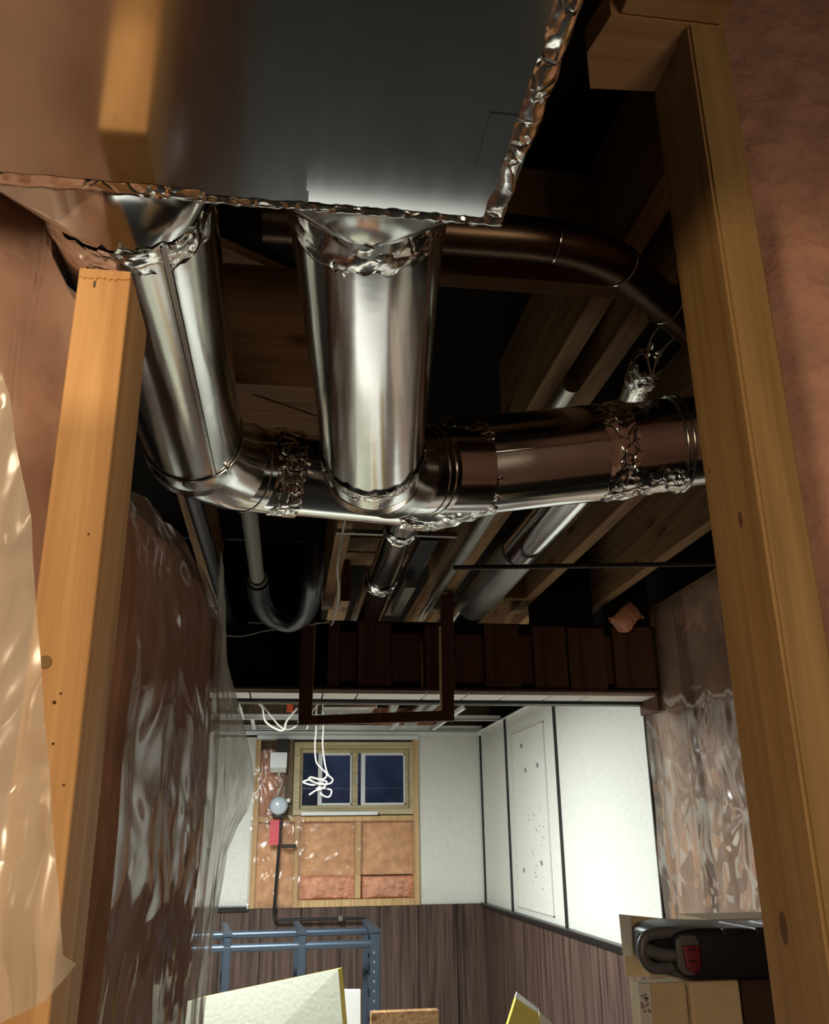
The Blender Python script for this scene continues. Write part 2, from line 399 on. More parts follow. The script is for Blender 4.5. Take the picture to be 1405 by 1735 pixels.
# dropped beam between the rooms
SY = 3.42; KS = SY/3.68
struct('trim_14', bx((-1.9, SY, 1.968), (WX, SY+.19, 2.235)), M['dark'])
boards = [(.175, .222), (.296, .434), (.575, .70), (.826, .974), (1.035, 1.177), (1.187, 1.348), (1.385, 1.565)]
blab = ['narrow brown board on the beam beside the black part', 'brown board on the beam seen through the hanging frame',
        'brown board on the beam behind the right post of the hanging frame', 'brown board on the beam just right of the hanging frame',
        'brown board on the beam, third from its right end', 'brown board on the beam, second from its right end', 'brown board at the right end of the beam']
ZB0, ZB1 = 1.45+.572*KS, 1.45+.832*KS
for k, ((a, c), lb) in enumerate(zip(boards, blab)):
    h = .004*math.sin(k*2.3)
    tag(obj('beam_board', bx((a*KS, SY-0.026, ZB0+h), (c*KS, SY, ZB1+h), 0.002), M['brown']), lb, 'board', 'brown boards on the beam face')
rec = [(.226, .292), (.438, .571), (.705, .822), (.978, 1.031), (1.352, 1.381)]
rlab = ['short recessed dark panel at the left of the beam boards', 'wide recessed dark panel inside the hanging frame view', 'recessed dark panel right of the hanging frame post',
        'slim recessed dark panel between the right hand beam boards', 'very slim recessed strip beside the last beam board']
for (a, c), lb in zip(rec, rlab):
    tag(obj('recessed_panel', bx((a*KS, SY-0.010, ZB0+.02), (c*KS, SY, ZB1-.035)), M['brown']), lb, 'panel', 'recessed panels between beam boards')
tag(obj('beam_ledge', bx((-0.6, SY-0.035, 1.964), (WX-.03, SY-0.002, 1.975), 0.002), M['brown']), 'thin dark brown ledge running under the beam boards', 'ledge')
xs = [-.6, -.12, .15, .28, .54, .70, .85, 1.03, 1.18, WX-.03]
ulab = ['far left', 'left of the hanging frame', 'left inside the frame', 'middle inside the frame', 'right inside the frame', 'right of the hanging frame', 'under the third board', 'under the second last board', 'at the right end']
for i in range(9):
    tag(obj('soffit_tile', bx((xs[i]+.003, SY-0.012, 1.955), (xs[i+1]-.003, SY+0.135, 1.966), 0.001), M['tile']), 'pale tile under the brown beam, ' + ulab[i], 'tile', 'pale tiles under the beam')
tag(obj('soffit_edge', bx((-1.0, SY+0.14, 1.942), (WX, SY+0.17, 1.966), 0.002), M['black']), 'black edge strip under the far side of the beam', 'strip')
tag(obj('angle_trim', bx((-1.0, SY+0.172, 1.940), (WX, SY+0.178, 1.950)), M['offwhite']), 'thin pale metal angle behind the beam strip', 'trim')

# ---------------------------------------------------------------- joists
def joist(x0, x1, y0, y1, label, z=JZ, m='joist', top=2.56):
    return tag(obj('ceiling_joist', bx((x0, y0, z), (x1, y1, top-0.001), 0.0015), M[m]), label, 'joist', 'ceiling joists')
joist(.142, .188, 1.34, 3.60, 'ceiling joist over the left post of the hanging frame')
joist(.588, .632, .92, 3.60, 'ceiling joist beside the grey conduit right of centre')
joist(.505, .545, .92, 1.95, 'slim ceiling joist left of the doubled pair under the brown pipe', JZ+0.005)
joist(.925, .967, .92, 3.60, 'ceiling joist running right of the large round pipe')
joist(1.235, 1.277, .92, 3.60, 'rightmost long ceiling joist near the plastic covered wall')
joist(-.30, -.255, .75, 3.60, 'dark ceiling joist above the left pipe')
joist(-.75, -.705, .75, 3.60, 'dark ceiling joist at the far left')
for i, x in enumerate((-.62, -.2, .22, .64, 1.06)):
    joist(x, x+.04, SY+.19, BY+.05, ['dark joist far left above the grid', 'joist above the grid near the left cables', 'joist above the grid behind the frame', 'joist above the grid right of the frame', 'joist above the grid by the right wall'][i], 2.36)
tag(obj('blocking', bx((.19, 1.245, JZ), (.588, 1.283, 2.55), .001), M['beam']), 'wood blocking between joists below the brown pipe', 'blocking')
tag(obj('blocking', bx((-.25, 1.52, 2.24), (.14, 1.56, 2.50), .001), M['beam']), 'reddish board crossing the dark bay between the two pipes', 'blocking')
# diagonal subfloor planks in the dark bay
for i in range(5):
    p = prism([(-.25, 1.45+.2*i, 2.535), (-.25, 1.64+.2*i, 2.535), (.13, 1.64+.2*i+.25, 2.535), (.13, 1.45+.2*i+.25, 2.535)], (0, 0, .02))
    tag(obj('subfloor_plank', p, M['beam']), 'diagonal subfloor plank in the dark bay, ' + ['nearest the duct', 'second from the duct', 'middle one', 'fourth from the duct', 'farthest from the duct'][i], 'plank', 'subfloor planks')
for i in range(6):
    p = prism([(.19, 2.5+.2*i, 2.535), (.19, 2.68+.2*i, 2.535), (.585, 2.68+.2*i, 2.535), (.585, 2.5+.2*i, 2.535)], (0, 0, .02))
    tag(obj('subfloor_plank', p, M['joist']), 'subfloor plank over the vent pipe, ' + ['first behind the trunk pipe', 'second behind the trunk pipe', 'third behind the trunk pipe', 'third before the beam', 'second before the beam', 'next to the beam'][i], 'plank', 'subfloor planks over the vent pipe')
for (x0, x1, lb) in ((-.70, -.305, 'added dark light-stop board above the left end of the beam'), (-.25, .137, 'added dark light-stop board above the beam over the black drain'), (.972, 1.230, 'added dark light-stop board above the beam between the right joists'), (1.282, 1.47, 'added dark light-stop board above the beam at the right wall')):
    tag(obj('blocking', bx((x0, 3.44, 2.238), (x1, 3.475, 2.55)), M['dark']), lb, 'blocking')  # added boards that stop far-room light spilling over the beam into the bays
tag(obj('wood_cleat', bx((.85, 3.34, JZ), (.925, 3.38, 2.5)), M['joist']), 'short wood cleat at the end of the big pipe bay', 'cleat')
tag(obj('insulation_tuft', grid(lambda u, v: Vector((1.27+.12*u+.015*math.cos(v*6), 3.34+.05*math.sin(v*2*math.pi)*math.sin(u*math.pi)+.01*nz(u*9, v*9), 2.25+.06*math.cos(v*2*math.pi)*math.sin(u*math.pi)+.01*nz(u*7, v*8, 3))), 14, 20), M['insul'], None, True), 'pink insulation tuft stuffed above the right end of the beam', 'insulation')

# ---------------------------------------------------------------- near partition
# left stud: rough sawn top
bm = BM(); nx, n2 = 14, 20
zt = 1.862
lo = Vector((-.1668, .62, 0)); hi = Vector((-.1275, .709, zt))
box(bm, lo, hi)
es = [e for e in bm.edges if abs((e.verts[0].co-e.verts[1].co).z) > 0.5]
bmesh.ops.bevel(bm, geom=es, offset=.0022, segments=3, affect='EDGES', profile=.5)
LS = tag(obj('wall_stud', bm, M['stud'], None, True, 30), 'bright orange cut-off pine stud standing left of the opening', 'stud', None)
# splintery saw edge at the top, nail slot, knot
rimb = BM()
for k in range(26):
    x = lo.x+.001+k*(hi.x-lo.x-.003)/25; h = .0012+.004*abs(nz(k*.7, 3)); 
    box(rimb, (x, lo.y-.0012, zt-.004-h*1.6), (x+.0014, lo.y+.0015, zt+.0004+h*.35))
obj('splintered_edge', rimb, M['stud'], LS)
obj('nail_slot', bx((-.1545, .6192, 1.8475), (-.1533, .6205, 1.8525)), M['black'], LS)
kb = BM(); bmesh.ops.create_cone(kb, segments=20, radius1=.0046, radius2=.0042, depth=.001, cap_ends=True)
bmesh.ops.rotate(kb, verts=kb.verts, matrix=Matrix.Rotation(math.pi/2, 3, 'X')); bmesh.ops.translate(kb, verts=kb.verts, vec=aty(76, 1122, .6197))
obj('knot', kb, M['stud_dark'], LS)
for (px, py, r) in ((92, 1190, .0012), (90, 1260, .0009), (103, 1175, .0008), (108, 1330, .0008), (150, 905, .0008)):
    kb = BM(); bmesh.ops.create_uvsphere(kb, u_segments=8, v_segments=6, radius=r); bmesh.ops.translate(kb, verts=kb.verts, vec=aty(px, py, .6197)); obj('nail_hole', kb, M['knot'], LS)
# right stud (two pieces of grain) and top plate
bm = bx((.4125, .70, 0), (.4565, .797, 2.2835))
es = [e for e in bm.edges if abs((e.verts[0].co-e.verts[1].co).z) > 0.5]
bmesh.ops.bevel(bm, geom=es, offset=.003, segments=3, affect='EDGES')
RS = tag(obj('wall_stud', bm, M['stud_dark'], None, True, 30), 'tall pine stud right of the opening, dim light put into its colour', 'stud')
for (px, py, rx, rz) in ((1255, 880, .0035, .008), (1203, 798, .002, .003), (1328, 1572, .006, .013)):
    c = atx(px, py, .4125); kb = BM(); bmesh.ops.create_uvsphere(kb, u_segments=16, v_segments=8, radius=1)
    for v in kb.verts: v.co = Vector((v.co.x*.0006, v.co.y*rx, v.co.z*rz))+Vector((.4124, c.y, c.z))
    obj('knot', kb, M['knot'], RS, True)
# doubled plate: polygon with a clipped corner
Z0 = 2.2835
p = [atz(995, 90, Z0), atz(1000, 150, Z0), atz(1110, 155, Z0), Vector((.4565, .797, Z0)), Vector((.4565, .70, Z0)), Vector((.325, .70, Z0))]
TP = tag(obj('top_plate', prism(p, (0, 0, .0355)), M['plate']), 'sawn off wooden top plate resting on the right stud', 'plate')
tag(obj('joist_block', bx((.335, .40, Z0+.001), (.45, .698, JZ+.03), .002), M['plate']), 'wood block behind the top plate above the right stud', 'block')

# insulated bay + film right of the right stud
def near_right(u, v):
    x = .470+.75*u; z = .6+1.9*v
    y = .795-.030*math.sin(min(1, u*7)*math.pi/2)
    d = (z-2.05)+(x-.5)*(-1.4)
    y += .008*nz(x*5, z*3, 2)+.006*nz(x*9, z*7, 5)-.007*max(0, 1-abs((z-1.98)-(x-.5)*1.5)*24)-.006*max(0, 1-abs((z-2.17)-(x-.52)*1.9)*20)
    return Vector((x, y, z))
tag(obj('insulation_batt', slab(lambda u, v: near_right(u, v)+Vector((0, .018, 0)), 60, 120, (0, .07, 0)), M['insul'], None, True), 'pink brown insulation batt in the bay right of the right stud', 'insulation')
tag(obj('vapour_film', grid(near_right, 90, 180), M['sheet_soft'], None, True, 180), 'creased film over the insulation right of the right stud', 'plastic sheet')
tag(obj('wall_stud', bx((1.26, .70, 0), (1.30, .797, Z0)), M['stud_dark']), 'hidden stud far right of the right bay', 'stud')

# insulated bay + film left of the left stud
def near_left(u, v):
    x = -.80+.630*u; z = .5+pw([(-.243, 1.72), (-.232, 1.47), (-.205, 1.42), (-.18, 1.40)], x)*v
    y = .735-.03*math.sin(u*math.pi)+.010*nz(x*7, z*4, 2)+.008*nz(x*13, z*6, 5)+.012*max(0, 1-abs((x+.235)-(z-1.95)*-.35)*22)
    return Vector((x, y, z))
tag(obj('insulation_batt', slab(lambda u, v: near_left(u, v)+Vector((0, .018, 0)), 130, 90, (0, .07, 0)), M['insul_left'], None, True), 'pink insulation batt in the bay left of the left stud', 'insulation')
tag(obj('vapour_film', grid(near_left, 160, 160), M['sheet_soft'], None, True, 180), 'smooth film over the pink insulation left of the left stud', 'plastic sheet')

# film wrapped insulated wall receding behind the left stud
def ltop(y): return pw([(.74, 1.745), (.763, 1.754), (1.0, 1.81), (1.229, 1.855), (1.5, 1.895), (1.793, 1.931), (2.3, 2.0)], y)
def lwall(u, v, off=0.0):
    y = .745+1.10*u; z = .35+(ltop(y)-.35)*v
    x = -.130
    x += .012*nz(y*5, z*2.2, 1)+.010*nz(y*11, z*3, 4)+.004*ridge(y*4, z*5, 9)+.002*ridge(y*11, z*12, 2)
    x -= .03*max(0, (v-.93)/.07)**2
    e = max(0, (u-.86)/.14)
    return Vector((x-off, y, z))
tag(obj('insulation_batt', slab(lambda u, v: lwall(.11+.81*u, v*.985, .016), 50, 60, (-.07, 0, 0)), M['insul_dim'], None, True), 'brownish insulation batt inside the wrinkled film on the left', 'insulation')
tag(obj('vapour_film', grid(lwall, 260, 220), M['sheet_left'], None, True, 180), 'shiny wrinkled film hanging down behind the left stud', 'plastic sheet')
# free edge of the film beyond the end of that wall, traced as a hanging flap
FE = [(985, 374), (1010, 374), (1050, 377), (1130, 386), (1175, 400), (1230, 414), (1290, 428), (1330, 432), (1370, 421), (1400, 403), (1440, 386), (1480, 380), (1560, 366), (1640, 354), (1735, 345), (1900, 335)]
def flap(u, v):
    py = 985+(1900-985)*(1-v); ex = pw(FE, py)
    e = aty(ex, py, 2.02+.03*math.sin(py*.02))
    s = lwall(.98, (e.z-.35)/(ltop(1.82)-.35)) if False else Vector((-.135+.01*nz(9, e.z*2.2), 1.80, e.z))
    p = lerp(s, e, u)
    k = math.sin(u*math.pi)
    return p+Vector((.012*k*nz(u*5, e.z*6, 2)+.006*k*ridge(u*9, e.z*9, 7), .03*k*nz(u*4, e.z*5, 8), 0))
tag(obj('film_flap', grid(flap, 40, 160), M['sheet_flap'], None, True, 180), 'translucent film edge hanging in front of the white far panel', 'plastic sheet')

# loose milky film hanging at the very left, near the camera
LE = [(560, -30), (640, 0), (700, 12), (760, 21), (870, 44), (1000, 60), (1150, 71), (1300, 86), (1400, 98), (1500, 108), (1580, 112), (1615, 113), (1632, 132), (1650, 118), (1690, 84), (1715, 42), (1735, 0), (1760, -40)]
def loose(u, v):
    py = 560+1200*(1-v); ex = pw(LE, py)
    e = aty(ex, py, .475)
    x = e.x-.16*(1-u)
    y = e.y + .008*math.sin(x*70+e.z*4+2.5*nz(x*5, e.z*3, 4))+.004*math.sin(x*150+e.z*13+nz(x*8, e.z*6)*5)+.014*nz(x*16, e.z*8, 2)+.005*nz(x*40, e.z*22, 6)+.002*ridge(x*40, e.z*25, 6)
    return Vector((x, y, e.z))
tag(obj('loose_film', grid(loose, 110, 300), M['sheet_milky'], None, True, 180), 'loose milky plastic film hanging in front of the left stud', 'plastic sheet')

# ---------------------------------------------------------------- sheet metal duct
PB = 1.93; PXR = .1655; PY1 = .612
pl = thing('supply_duct', (-.15, -.2, PB), 'large rectangular sheet metal duct overhead at the top left', 'duct')
random.seed(5)
obj('bottom_sheet', bx((-.62, -1.1, PB), (.006, PY1, PB+.0012)), M['galv_duct'], pl)
obj('bottom_sheet', slab(lambda u, v: Vector((.004+(PXR-.004)*u, -1.1+(PY1+1.099)*v, PB-.0008-.0008*u+.26*max(0, (-1.1+(PY1+1.099)*v)-.535)**2)), 8, 240, (0, 0, .0006)), M['galv_duct'], pl, True, 60)
obj('side_sheet', bx((PXR-.001, -1.1, PB), (PXR, PY1, 2.28)), M['galv_duct'], pl)
obj('side_sheet', bx((-.62, -1.1, PB+.002), (-.619, PY1, 2.28)), M['galv_duct'], pl)
bm = BM(); box(bm, (-.62, PY1-.001, PB+.002), (PXR, PY1, 2.28)); obj('end_sheet', bm, M['galv_duct'], pl)
obj('top_sheet', bx((-.62, -1.1, 2.28), (PXR, PY1, 2.281)), M['galv_duct'], pl)
def tape_strip(p0, p1, w_in, w_up, inward, amp=.0022, seed=0, n=160, drop=.0018):
    """crumpled tape folded over an edge: w_in under the bottom, w_up up the side"""
    p0 = Vector(p0); p1 = Vector(p1); inward = Vector(inward)
    def f(u, v):
        p = lerp(p0, p1, u); t = v*(w_in+w_up); q = u*n*.12
        edge = 1+.25*nz(q*.8, seed, 4)
        if t < w_in: r = p+inward*(w_in-t)*edge+Vector((0, 0, -.0003-drop*min(1, t/w_in*3)))
        else: r = p+Vector((0, 0, t-w_in-.0018))-inward*.0016
        k = amp if t > w_in*.15 else amp*.2
        return r+Vector((nz(q, v*5, seed), nz(q*1.3, v*6, seed+3), .7*nz(q*1.7, v*7, seed+5)))*k
    return grid(f, n, 10)
obj('foil_tape', tape_strip((PXR, -.2, PB), (PXR, PY1-.004, PB), .017, .02, (-1, 0, 0), .0040, 2, 260, .0042), M['foil'], pl, True, 180)
obj('foil_tape', tape_strip((-.62, PY1, PB), (-.075, PY1, PB), .013, .03, (0, -1, 0), .0022, 7, 220), M['foil'], pl, True, 180)
obj('foil_tape', tape_strip((-.085, PY1+.0005, PB), (PXR+.001, PY1+.0005, PB), .007, .03, (0, -1, 0), .0022, 11, 180, .0030), M['foil'], pl, True, 180)
obj('foil_patch', bx((.130, .490, PB-.0024), (.150, .545, PB-.0014)), M['galv_duct'], pl)

def boot(cx, cz, xa, xb, ylab, r=.0745):
    """square to round take-off from the end of the box duct"""
    n = 48; yc = .662
    sq = [Vector((xb, PY1, PB+.001)), Vector((xb, PY1, PB+.165)), Vector((xa, PY1, PB+.165)), Vector((xa, PY1, PB+.001))]
    bm = BM(); C2 = []; S2 = [bm.verts.new(q) for q in sq]
    for k in range(n):
        a = -math.pi/4+2*math.pi*k/n      # starts toward bottom right
        C2.append(bm.verts.new((cx+r*math.cos(a), yc, cz+r*math.sin(a))))
    q = n//4
    for s in range(4):
        for k in range(q):
            i = (s*q+k) % n; j = (i+1) % n
            # corner fan: corner s owns the arc around its 45 degree direction
            own = ((i*4+2)//n) if False else None
            a = (i+.5)/n*4
            c = S2[int((a+.5)) % 4]
            bm.faces.new((C2[i], C2[j], c))
    for s in range(4):
        i = int((s+.5)*q) % n
        a = S2[s]; b2 = S2[(s+1) % 4]
        bm.faces.new((a, C2[i], b2))
    bmesh.ops.recalc_face_normals(bm, faces=bm.faces)
    return bm

def ring(bm, c, t, R, rr=.002):
    """bead ring around a pipe: centre c, axis t"""
    t = Vector(t).normalized(); up = Vector((0, 0, 1)) if abs(t.z) < .9 else Vector((1, 0, 0))
    u = t.cross(up).normalized(); v = t.cross(u); n = 48; m = 8; V = []
    for i in range(n):
        a = 2*math.pi*i/n; d = u*math.cos(a)+v*math.sin(a); V.append([])
        for j in range(m):
            b2 = 2*math.pi*j/m; V[-1].append(bm.verts.new(Vector(c)+d*(R+rr*math.cos(b2))+t*rr*math.sin(b2)))
    for i in range(n):
        for j in range(m): bm.faces.new((V[i][j], V[(i+1) % n][j], V[(i+1) % n][(j+1) % m], V[i][(j+1) % m]))
    return bm
def beads(parent, items, mat=None):
    for c, t, R_, rr in items: obj('bead', ring(BM(), c, t, R_, rr), mat or M['galv_bead'], parent, True)
def sleeve(name, path, r, mat, parent, jit=.0016, ragged=.01, seed=0, seg=90, n=14):
    P = []
    for a, b2 in zip(path, path[1:]): P += [lerp(a, b2, k/n) for k in range(n)]
    P.append(Vector(path[-1]))
    R = r if not isinstance(r, (list, tuple)) else [pw([(i/(len(r)-1), x) for i, x in enumerate(r)], k/(len(P)-1)) for k in range(len(P))]
    return obj(name, sweep(P, R, seg, False, None, jit, seed, ragged), mat, parent, True, 180)
def screw(parent, p, d):
    bm = BM(); bmesh.ops.create_cone(bm, segments=6, radius1=.0042, radius2=.0035, depth=.005, cap_ends=True)
    q = Vector(d).normalized().to_track_quat('Z', 'Y').to_matrix()
    bmesh.ops.rotate(bm, verts=bm.verts, matrix=q); bmesh.ops.translate(bm, verts=bm.verts, vec=Vector(p))
    return obj('screw', bm, M['galv_bead'], parent)

RP = .0745
# centre pipe
c0 = Vector((.058, .662, 2.010)); c1 = Vector((.120, 1.235, 1.990))
cp = thing('round_pipe', tuple(c0-Vector((0, 0, RP))), 'bright round steel pipe running from the duct to the middle elbow', 'pipe')
obj('square_to_round_boot', boot(c0.x, c0.z, -.012, .128, 0), M['galv'], cp, True, 25)
ax = (c1-c0).normalized()
obj('pipe', sweep(line(c0, c1, 12), RP, 96, False), M['galv'], cp, True, 60)
sleeve('foil_tape', [c0-ax*.004, c0+ax*.045], RP+.001, M['foil'], cp, .0022, .020, 3)
e0 = c1; 
# elbow: gores
T0 = Vector((.335, 1.455, 2.062))        # where it meets the trunk line
el = bez([c1-ax*.08, c1, c1+ax*.055+Vector((.005, 0, .004)), c1+Vector((.055, .155, .035)), c1+Vector((.135, .205, .062)), T0], 5)
el = el[5:]
obj('elbow', sweep([c1]+el[3::4]+[T0], RP+.0025, 96, False), M['galv'], cp, True, 12)
sleeve('foil_tape', [c1-ax*.020, c1+ax*.004], RP+.0035, M['foil_fine'], cp, .0025, .012, 8)
beads(cp, [(c1+ax*k, ax, RP+.002, .0022) for k in (.045, .052, .059)]+[(el[k], el[k+1]-el[k-1], RP+.003, .0022) for k in (9, 13, 14)])
# left pipe
l0 = Vector((-.150, .662, 1.985)); l1 = Vector((-.152, 1.30, 2.035))
lp = thing('round_pipe', tuple(l0-Vector((0, 0, RP))), 'left round steel pipe with a dark lengthwise seam above the cut stud', 'pipe')
obj('square_to_round_boot', boot(l0.x, l0.z, -.245, -.083, 0), M['galv'], lp, True, 25)
axl = (l1-l0).normalized()
obj('pipe', sweep(line(l0, l1, 12), RP, 96, False), M['galv'], lp, True, 60)
# lock seam on the lower right side of the pipe
def on_pipe(c, a, R): return c+Vector((math.cos(a), 0, math.sin(a)))*R
sa = math.radians(-62)
def seam(u, v):
    c = lerp(l0, l1, u); a = sa+(v-.5)*.10
    return on_pipe(c, a, RP+.0006+.0016*(v > .35))
obj('lock_seam', grid(seam, 4, 8), M['galv'], lp, False)
bm = BM(); sweep([on_pipe(l0+axl*.03, sa+.06, RP+.0004), on_pipe(l1, sa+.06, RP+.0004)], .0013, 6, True, bm); obj('seam_gap', bm, M['black'], lp)
sleeve('foil_tape', [l0-axl*.006, l0+axl*.035], RP+.001, M['foil'], lp, .003, .025, 5)
T1 = Vector((-.005, 1.53, 2.070))
ell = bez([l1-axl*.08, l1, l1+axl*.06, l1+Vector((.040, .165, .022)), l1+Vector((.095, .215, .034)), T1], 5)[5:]
obj('elbow', sweep([l1]+ell[3::4]+[T1], RP+.0025, 96, False), M['galv'], lp, True, 12)
beads(lp, [(l1, axl, RP+.0022, .0016)]+[(l1+axl*k, axl, RP+.002, .0024) for k in (.058, .066, .074)]+[(ell[13], ell[14]-ell[12], RP+.003, .002)])
d = Vector((math.cos(math.radians(-75)), 0, math.sin(math.radians(-75))))
screw(lp, on_pipe(l1+axl*.014, math.radians(-95), RP+.004), (math.cos(math.radians(-95)), 0, math.sin(math.radians(-95))))
screw(lp, on_pipe(l1-axl*.0, math.radians(-42), RP+.004), (math.cos(math.radians(-42)), 0, math.sin(math.radians(-42))))
a = ell[-4]; b2 = T1+Vector((.03, 0, 0))
sleeve('foil_tape', [a, T1+Vector((.018, .004, 0))], RP+.0045, M['foil'], lp, .003, .015, 12)
# trunk left part
t0 = T1-Vector((.01, 0, 0)); t1 = Vector((.262, 1.545, 2.057))
tk = thing('trunk_pipe', (.35, 1.48, 1.97), 'horizontal round steel trunk pipe crossing the frame to the right stud', 'pipe')
obj('pipe', sweep(line(t0, t1, 8), RP, 96, True), M['galv'], tk, True, 60)
# trunk right part
RT = .0885
r0 = Vector((.298, 1.475, 2.072)); r1 = Vector((.700, 1.44, 2.124))
axr = (r1-r0).normalized()
obj('pipe', sweep(line(r0, r0+(r1-r0)*.74, 10), RT, 96, True), M['galv'], tk, True, 60)
r2 = r0+(r1-r0)*.72
obj('pipe', sweep(line(r2, r1, 8), RT-.003, 96, True), M['galv'], tk, True, 60)
obj('pipe', sweep(line(r1, r1+Vector((.5, -.10, .06)), 8), RT-.006, 96, True), M['galv'], tk, True, 60)
beads(tk, [(r1-axr*.012, axr, RT-.001, .003), (r1, axr, RT-.001, .003)])
# wye cone wrapping both pipes in foil
sleeve('foil_joint', [Vector((.205, 1.547, 2.056)), Vector((.262, 1.53, 2.056)), r0+axr*.03], [RP+.003, RP+.006, RT+.003], M['foil'], tk, .0035, .02, 21)
sleeve('foil_tape', [r0-axr*.01, r0+axr*.052], RT+.0022, M['foil'], tk, .003, .02, 22)
sleeve('foil_tape', [r0+(r1-r0)*.62, r0+(r1-r0)*.62+axr*.055], RT+.0015, M['foil'], tk, .003, .018, 23)
def patch(u, v):
    c = lerp(r1-axr*.09, r1+axr*.004, u); aa = math.radians(-52-40*v-10*nz(u*5, 2))
    side = Vector((0, -1, 0)); side = (side-axr*side.dot(axr)).normalized()
    return c+(side*math.cos(aa)+Vector((0, 0, 1))*math.sin(aa))*(RT+.002+.002*nz(u*9, v*5))
obj('foil_patch', grid(patch, 30, 16), M['foil'], tk, True, 180)
fc = bpy.data.curves.new('mark', 'FONT'); fc.body = 'Z-8'; fc.size = .034; fc.extrude = .0003
fo = bpy.data.objects.new('mark', fc); COL.objects.link(fo)
dg = bpy.context.evaluated_depsgraph_get(); tm = bpy.data.meshes.new_from_object(fo.evaluated_get(dg)); bpy.data.objects.remove(fo)
bm = BM(); bm.from_mesh(tm)
nb = axr; nd = Vector((0, -math.cos(math.radians(40)), -math.sin(math.radians(40)))); nu = nd.cross(nb).normalized()
cc = r1+Vector((.018, -.0036, .002))
for v in bm.verts:
    a = (v.co.y-.012)/RT
    q = nd*math.cos(a)+nu*math.sin(a)
    v.co = cc+nb*v.co.x+q*(RT-.005+v.co.z)
obj('printed_mark', bm, M['printgrey'], tk)
# long taped seam facing the viewer
def tseam(u, v):
    c = lerp(r0+axr*.035, r0+axr*.262, u); aa = math.radians(-10-36*v)
    side = Vector((0, -1, 0)); side = (side-axr*side.dot(axr)).normalized()
    return c+(side*math.cos(aa)+Vector((0, 0, 1))*math.sin(aa))*(RT+.0014)
obj('seam_tape', grid(tseam, 30, 12), M['galv_tape'], tk, True)
bm = BM(); sweep([lerp(r0, r1, u)+(Vector((0, -1, 0))*math.cos(math.radians(-8))+Vector((0, 0, 1))*math.sin(math.radians(-8)))*RT for u in (.06, .66)], .0016, 8, True, bm); obj('lock_seam', bm, M['galv_bead'], tk)
# printed mark on the right end
# brown dull pipe upper right
bp = thing('stove_pipe', (.5, 1.08, 2.21), 'dull brown pipe with an elbow under the joists at upper right', 'pipe')
Pb = [Vector((-.05, 1.05, 2.25)), Vector((.30, 1.045, 2.25)), Vector((.37, 1.05, 2.25)), Vector((.43, 1.068, 2.25)), Vector((.484, 1.10, 2.25)), Vector((.62, 1.215, 2.25)), Vector((.95, 1.49, 2.25))]
pb = [Pb[0], Pb[1]]+bez(Pb[1:6], 5)[1:]+[Pb[6]]
obj('pipe', sweep(pb, .031, 48, True), M['brown_pipe'], bp, True)
beads(bp, [((.36, 1.048, 2.25), (1, .1, 0), .0315, .0016), ((.475, 1.093, 2.25), (.75, .55, 0), .0315, .0016), ((.585, 1.186, 2.25), (.76, .64, 0), .0315, .0016)])
# two wires + foil scrap behind trunk
tag(obj('wire', sweep(bez([atz(1170, 520, 2.26), atz(1112, 560, 2.25), atz(1098, 600, 2.24), atz(1105, 640, 2.22)], 8), .0018, 8), M['wire']), 'thin wire hanging down to the foil scrap beside the right stud', 'wire')
tag(obj('wire', sweep(bez([atz(1180, 545, 2.26), atz(1130, 585, 2.25), atz(1110, 620, 2.24), atz(1107, 645, 2.22)], 8), .0018, 8), M['wire']), 'second thin wire curving to the foil scrap from the right stud', 'wire')
vd = thing('branch_pipe', tuple(atz(1085, 660, 2.2)), 'short bright pipe stub wrapped in foil above the trunk pipe', 'pipe')
q0 = atz(1072, 676, 2.25); q1 = atz(1096, 618, 2.26)
obj('pipe', sweep([q0-(q1-q0).normalized()*.10, q1], .026, 40, True), M['galv'], vd, True, 60)
sleeve('foil_tape', [lerp(q0, q1, .45), q1+(q1-q0)*.12], .0285, M['foil'], vd, .004, .02, 31, 50)

# ---------------------------------------------------------------- pipes in the joist bays
vp = thing('vent_pipe', (.315, 2.9, 2.21), 'bright small round vent pipe between joists above the hanging frame', 'pipe')
obj('pipe', sweep([Vector((.313, 1.9, 2.27)), Vector((.315, 2.95, 2.27))], .046, 64, True), M['galv'], vp, True, 60)
obj('pipe', sweep([Vector((.315, 2.93, 2.27)), Vector((.318, SY+.9, 2.27))], .055, 64, True), M['galv'], vp, True, 60)
sleeve('foil_tape', [Vector((.315, 2.90, 2.27)), Vector((.315, 2.96, 2.27))], [.050, .0585, .057], M['foil'], vp, .004, .012, 41, 60)
sleeve('foil_tape', [Vector((.313, 2.36, 2.27)), Vector((.313, 2.42, 2.27))], .048, M['foil'], vp, .004, .012, 42, 60)
bg = thing('round_pipe', (.77, 2.7, 2.15), 'large round steel pipe in the joist bay under the trunk pipe', 'pipe')
obj('pipe', sweep([Vector((.722, 1.97, 2.285)), Vector((.716, 2.62, 2.285))], .060, 72, True), M['galv'], bg, True, 60)
obj('pipe', sweep([Vector((.716, 2.60, 2.285)), Vector((.712, 3.32, 2.285))], .064, 72, True), M['galv_old'], bg, True, 60)
obj('pipe', sweep([Vector((.712, 3.30, 2.285)), Vector((.712, SY+.9, 2.285))], .061, 72, True), M['galv'], bg, True, 60)
cdt = thing('conduit', (.56, 2.7, 2.27), 'grey conduit with a coupling beside the doubled joist', 'conduit')
obj('pipe', sweep([Vector((.548, 1.55, 2.295)), Vector((.552, 2.80, 2.295))], .0185, 28, True), M['galv_old'], cdt, True, 60)
obj('pipe', sweep([Vector((.552, 2.80, 2.295)), Vector((.552, 3.60, 2.295))], .0150, 28, True), M['galv_old'], cdt, True, 60)
